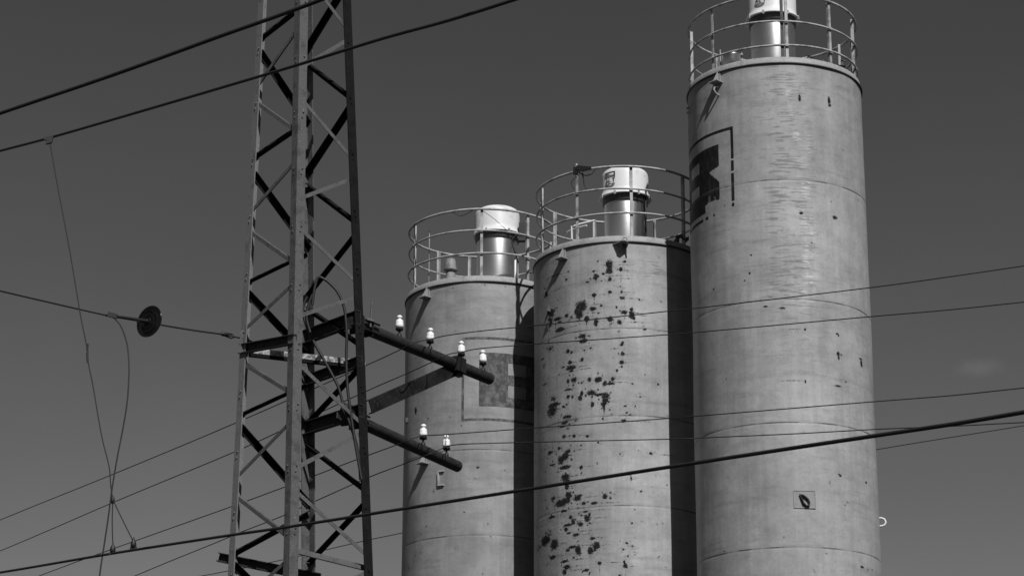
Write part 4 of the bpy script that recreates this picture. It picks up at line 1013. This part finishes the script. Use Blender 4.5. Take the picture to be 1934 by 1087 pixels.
channel(*ext(inn(leg_at('B', 8.21)), inn(leg_at('R', 8.20)), .04), .135, .06, 'pipe')
a, b = Vector(D['beam2'][0]), Vector(D['beam2'][1])
m = MB(); m.angle(a, b, UP, Vector((0, 1, 0)), .055, .006)
m.build('cross_beam', M['strip'], pyl)
m = MB(); m.angle(a - UP * .034, b - UP * .034, UP, Vector((0, 1, 0)), .028, .006, .05)
m.build('cross_beam', M['brace_shade'], pyl)  # dark strip stands in for the shaded underside of the pale angle
a, b = D['beam5']; channel(a, b, .09, .05, 'pipe')
a, b = D['beam6']; m = MB(); m.angle(a, b, UP, Vector((0, 1, 0)), .05, .006); m.build('cross_beam', M['brace_grey'], pyl)

def insulator(base, parent):
    b = Vector(base)
    m = MB(); tilt = Vector((random.uniform(-.035, .035), random.uniform(-.03, .03), 1))
    m.lathe([(0.0, .02), (.020, .022), (.030, .018), (.038, .026), (.043, .040), (.043, .048), (.042, .052), (.040, .078), (.038, .098), (.033, .104), (.021, .110), (.018, .116),
             (.019, .122), (.029, .128), (.030, .136), (.026, .146), (.016, .155), (.002, .158)], b + UP * .07, 28, tilt)
    o = m.build('insulator', M['porcelain'], parent)
    return o
def pin(base, parent):
    b = Vector(base); m = MB()
    m.lathe([(.013, .0), (.011, .06), (.011, .10)], b, 12)
    m.lathe([(.0, .026), (.024, .026), (.024, .0)], b + UP * .004, 6)
    m.lathe([(.0, .066), (.030, .066), (.039, .074), (.041, .086), (.041, .088), (0, .088)], b, 24)  # black disc paints the shade in the hollow under the porcelain skirt
    m.build('pin_with_skirt_shade', M['rubber'], parent)
def arm(key, ins, r):
    a, b = Vector(D[key][0]), Vector(D[key][1])
    a2 = a + (a - b).normalized() * .25
    m = MB(); m.tube([a2, a, a.lerp(b, .5), b], r, 20)
    o = m.build('crossarm', M['pipe'], pyl)
    o['label'] = 'upper pipe crossarm with four insulators' if key == 'arm_up' else 'lower pipe crossarm with two insulators'
    for q in D[ins]:
        base = Vector(q) + UP * r
        pin(base - UP * .006, o); insulator(base, o)
    # clamp round the leg
    ax = (b - a).normalized(); s_ = ax.cross(UP).normalized()
    m = MB()
    for dz in (-.035, .035):
        m.tube([a + UP * dz * 1.4 + s_ * .09 - ax * .12, a + UP * dz * 1.4 + s_ * .09 + ax * .12], .012, 8)
    m.box(a + ax * .02, ax * .012, s_ * .085, UP * .085)
    m.box(a - ax * .14, ax * .012, s_ * .085, UP * .085)
    m.tube([a + ax * .09 + UP * .02 - s_ * .03, a + ax * .16 + UP * .09 - s_ * .03], .009, 6)
    m.build('clamp', M['rubber'], o)
    return o, ax
au, axu = arm('arm_up', 'ins_up', .064)
al, axl = arm('arm_low', 'ins_low', .062)
m = MB(); a, b = Vector(D['rod'][0]), Vector(D['rod'][1]); m.tube([a - UP * .05, b], .011, 8); m.box(a + UP * .02, (.035, 0, -.01), (0, .03, 0), (0, 0, .012)); m.build('threaded_rod', M['leg_grey'], au)
a, b = Vector(D['strut'][0]), Vector(D['strut'][1])
ax = (b - a).normalized(); sd_ = ax.cross(UP).normalized(); u_ = sd_.cross(ax)
if u_.z < 0: u_ = -u_
m = MB(); m.prism(a, b - UP * .04, [(0, -.07), (.05, -.07), (.05, -.062), (.008, -.062), (.008, .062), (.05, .062), (.05, .07), (0, .07)], -sd_, u_)
m.build('arm_strut', M['strut'], pyl)
m = MB(); m.box(b, axu * .085, axu.cross(UP) * .070, UP * .078); m.box(b + axu * .03 - UP * .085, axu * .05, axu.cross(UP) * .03, UP * .03); m.build('strut_clamp', M['rubber'], au)
q = Vector(D['arm_low'][0])
m = MB(); m.box(q + Vector((-.09, -.02, .10)), (.055, 0, -.02), (0, .05, 0), (.02, 0, .05)); m.box(q + Vector((-.14, 0, .04)), (.05, 0, 0), (0, .05, 0), (0, 0, .03)); m.build('cable_clamp', M['rubber'], pyl)
for key in ('cable1', 'cable2', 'cable3'):
    m = MB(); m.tube(smoothpath(D[key], 5), .0145, 8); m.build('cable', M['rubber'], pyl)
# stay plate where the strain wire is anchored
p = leg_at('L', 8.95)
m = MB(); m.box(p + Vector((.02, -.03, .02)), (.02, 0, .0), (0, .012, 0), (0, 0, .12)); m.box(p + Vector((.05, -.02, .0)), (.05, 0, -.01), (0, .02, 0), (0, 0, .02)); m.build('anchor_plate', M['leg_grey'], pyl)

# ------------------------------------------------------------------ wires
def wire(name, pts, r, mat, label, cat, group=None, n=8, sub=6, r2=None):
    P = smoothpath(pts, sub)
    m = MB(); m.tube(P, r, n, r2=r2)
    o = m.build(name, M[mat], None, origin=pts[0])
    return tag(o, label, cat, group)
wire('overhead_wire', run_on(D['wireA'], 25, 25), .0135, 'wire', 'thick dark wire crossing the top left corner above the other thick wire', 'wire', 'thick overhead wires')
wire('overhead_wire', run_on(D['wireB'], 25, 25), .0110, 'wire', 'thick dark wire from which the thin dropper hangs, running up across the pylon top', 'wire', 'thick overhead wires')
wire('overhead_wire', run_on(D['wireC'], 25, 12), .0098, 'wire', 'thick dark wire running low across the pylon foot and all three silos', 'wire', 'thick overhead wires')
P = [Vector(q) for q in D['dropper']]
m = MB(); m.tube(smoothpath(P, 5), .0042, 8)
drop = m.build('dropper', M['thin_wire'], None, origin=P[0])
tag(drop, 'thin kinked dropper wire hanging between two thick wires at left, forked at its foot', 'dropper wire')
for k in ('drop_l', 'drop_r'):
    m = MB(); m.tube(smoothpath(D[k], 4), .0042, 8); m.build('fork_wire', M['thin_wire'], drop)
pts = [Vector(q) for q in D['drop_pts']]
m = MB(); m.box(pts[0] + Vector((.0, 0, -.005)), (.022, 0, .006), (0, .012, 0), (.004, 0, .026)); m.box(pts[0] + Vector((-.02, 0, .012)), (.022, 0, .006), (0, .01, 0), (0, 0, .012)); m.build('clamp', M['rubber'], drop)
m = MB(); m.tube([pts[1] + UP * .075, pts[1] + UP * .025], .006, 8); m.tube([pts[1] - UP * .07 + Vector((.006, 0, 0)), pts[1] - UP * .005], .008, 8)
m.tube([pts[1] + UP * .035, pts[1] + Vector((.008, 0, .012)), pts[1] + Vector((.004, 0, -.02)), pts[1] + Vector((-.006, 0, -.005))], .003, 6, cyc=True); m.build('joint', M['rubber'], drop)
m = MB(); m.lathe([(0, -.03), (.010, -.022), (.015, 0), (.010, .022), (.003, .035)], pts[2], 10); m.build('joint', M['rubber'], drop)
for q in pts[3:]:
    m = MB(); m.lathe([(0, -.034), (.016, -.030), (.022, -.008), (.017, .015), (.008, .032), (.004, .05)], q, 12); m.box(q - UP * .03, (.024, 0, .003), (0, .01, 0), (0, 0, .008)); m.build('clamp', M['rubber'], drop)

S1 = [Vector(q) for q in D['strain']]; S2 = [Vector(q) for q in D['strain2']]
m = MB(); m.tube(smoothpath(run_on(S1[:5], start=25), 5), .0085, 8)
strain = m.build('strain_wire', M['wire'], None, origin=S1[-1])
tag(strain, 'wire with one round black disc insulator, pulled tight to the left leg of the pylon', 'strain wire')
dv = (S2[1] - S1[-2]).normalized(); dc = S1[-1]
m = MB(); m.tube([S1[4], S1[4].lerp(S1[5], .5), dc - dv * .04], .012, 8, r2=.020); m.lathe([(.0, -.09), (.022, -.085), (.026, -.03), (.018, .0)], dc - dv * .06, 14, -dv); m.build('end_clamp', M['rubber'], strain)
m = MB(); m.lathe([(0, .035), (.045, .035), (.055, .022), (.09, .012), (.137, -.004), (.158, -.016), (.162, -.026), (.157, -.03), (.13, -.02), (.115, -.042), (.10, -.042), (.088, -.018), (.072, -.044), (.055, -.044), (.045, -.02), (.035, -.05), (0, -.052)], dc, 56, Vector((.56, .82, -.05)).normalized()); m.build('disc_insulator', M['glaze'], strain)
m = MB(); m.lathe([(0, .0), (.03, .0), (.036, .03), (.02, .05), (.0, .055)], dc + dv * .03, 16, dv); m.build('disc_cap', M['rail'], strain)
m = MB(); m.tube(smoothpath(S2, 5), .0095, 8); m.build('rod', M['wire'], strain)
q = S2[3]; m = MB(); m.lathe([(.012, -.05), (.022, -.035), (.022, .02), (.012, .045)], q - dv * .02, 8, dv)
m.tube([q + UP * .022, q + dv * .06 + UP * .02, q + dv * .11, q + dv * .06 - UP * .024, q - UP * .018], .008, 6, cyc=True); m.build('turnbuckle', M['rubber'], strain)
J = [Vector(q) for q in D['jumper']]
jo = wire('jumper_cable', D['jumper'], .0068, 'rubber', 'slack black cable hanging down from the clamp beside the disc insulator', 'cable')
m = MB(); m.box(J[1] + Vector((-.02, 0, .03)), (.045, 0, -.012), (0, .014, 0), (.004, 0, .022)); m.build('clamp', M['rubber'], jo)

names = ['thin wire from the second insulator on the upper crossarm, uppermost over the tall silo',
         'thin wire from the third insulator on the upper crossarm, second highest over the tall silo',
         'thin wire tied to the left insulator of the lower crossarm',
         'thin wire tied to the right insulator of the lower crossarm']
for (l, nk, r), lab in zip(D['tele'], names):
    nk = Vector(nk)
    # the wire passes beside the insulator neck
    nk2 = nk + Vector((0, -.03, -.005))
    P = smoothpath(run_on(l, start=25) + [nk2], 5)[:-1] + smoothpath([nk2] + run_on(r, end=30), 5)
    m = MB(); m.tube(P, .0052, 6)
    o = m.build('line_wire', M['thin_wire'], None, origin=nk2)
    tag(o, lab, 'wire', 'thin wires on the pylon insulators')
    m = MB(); m.tube([nk + Vector((.022 * math.cos(a), .022 * math.sin(a), -.004 + .002 * math.sin(a * 2))) for a in np.linspace(0, 2 * math.pi, 12, endpoint=False)], .004, 6, cyc=True)
    m.tube([nk + Vector((.03, -.03, 0)), nk + Vector((.044, -.036, -.06))], .003, 6)
    m.build('tie', M['rubber'], o)
wire('line_wire', run_on(D['far_wire'], 40, 40), .0105, 'thin_wire', 'thin wire passing behind the silos, seen low at the far right edge', 'wire')
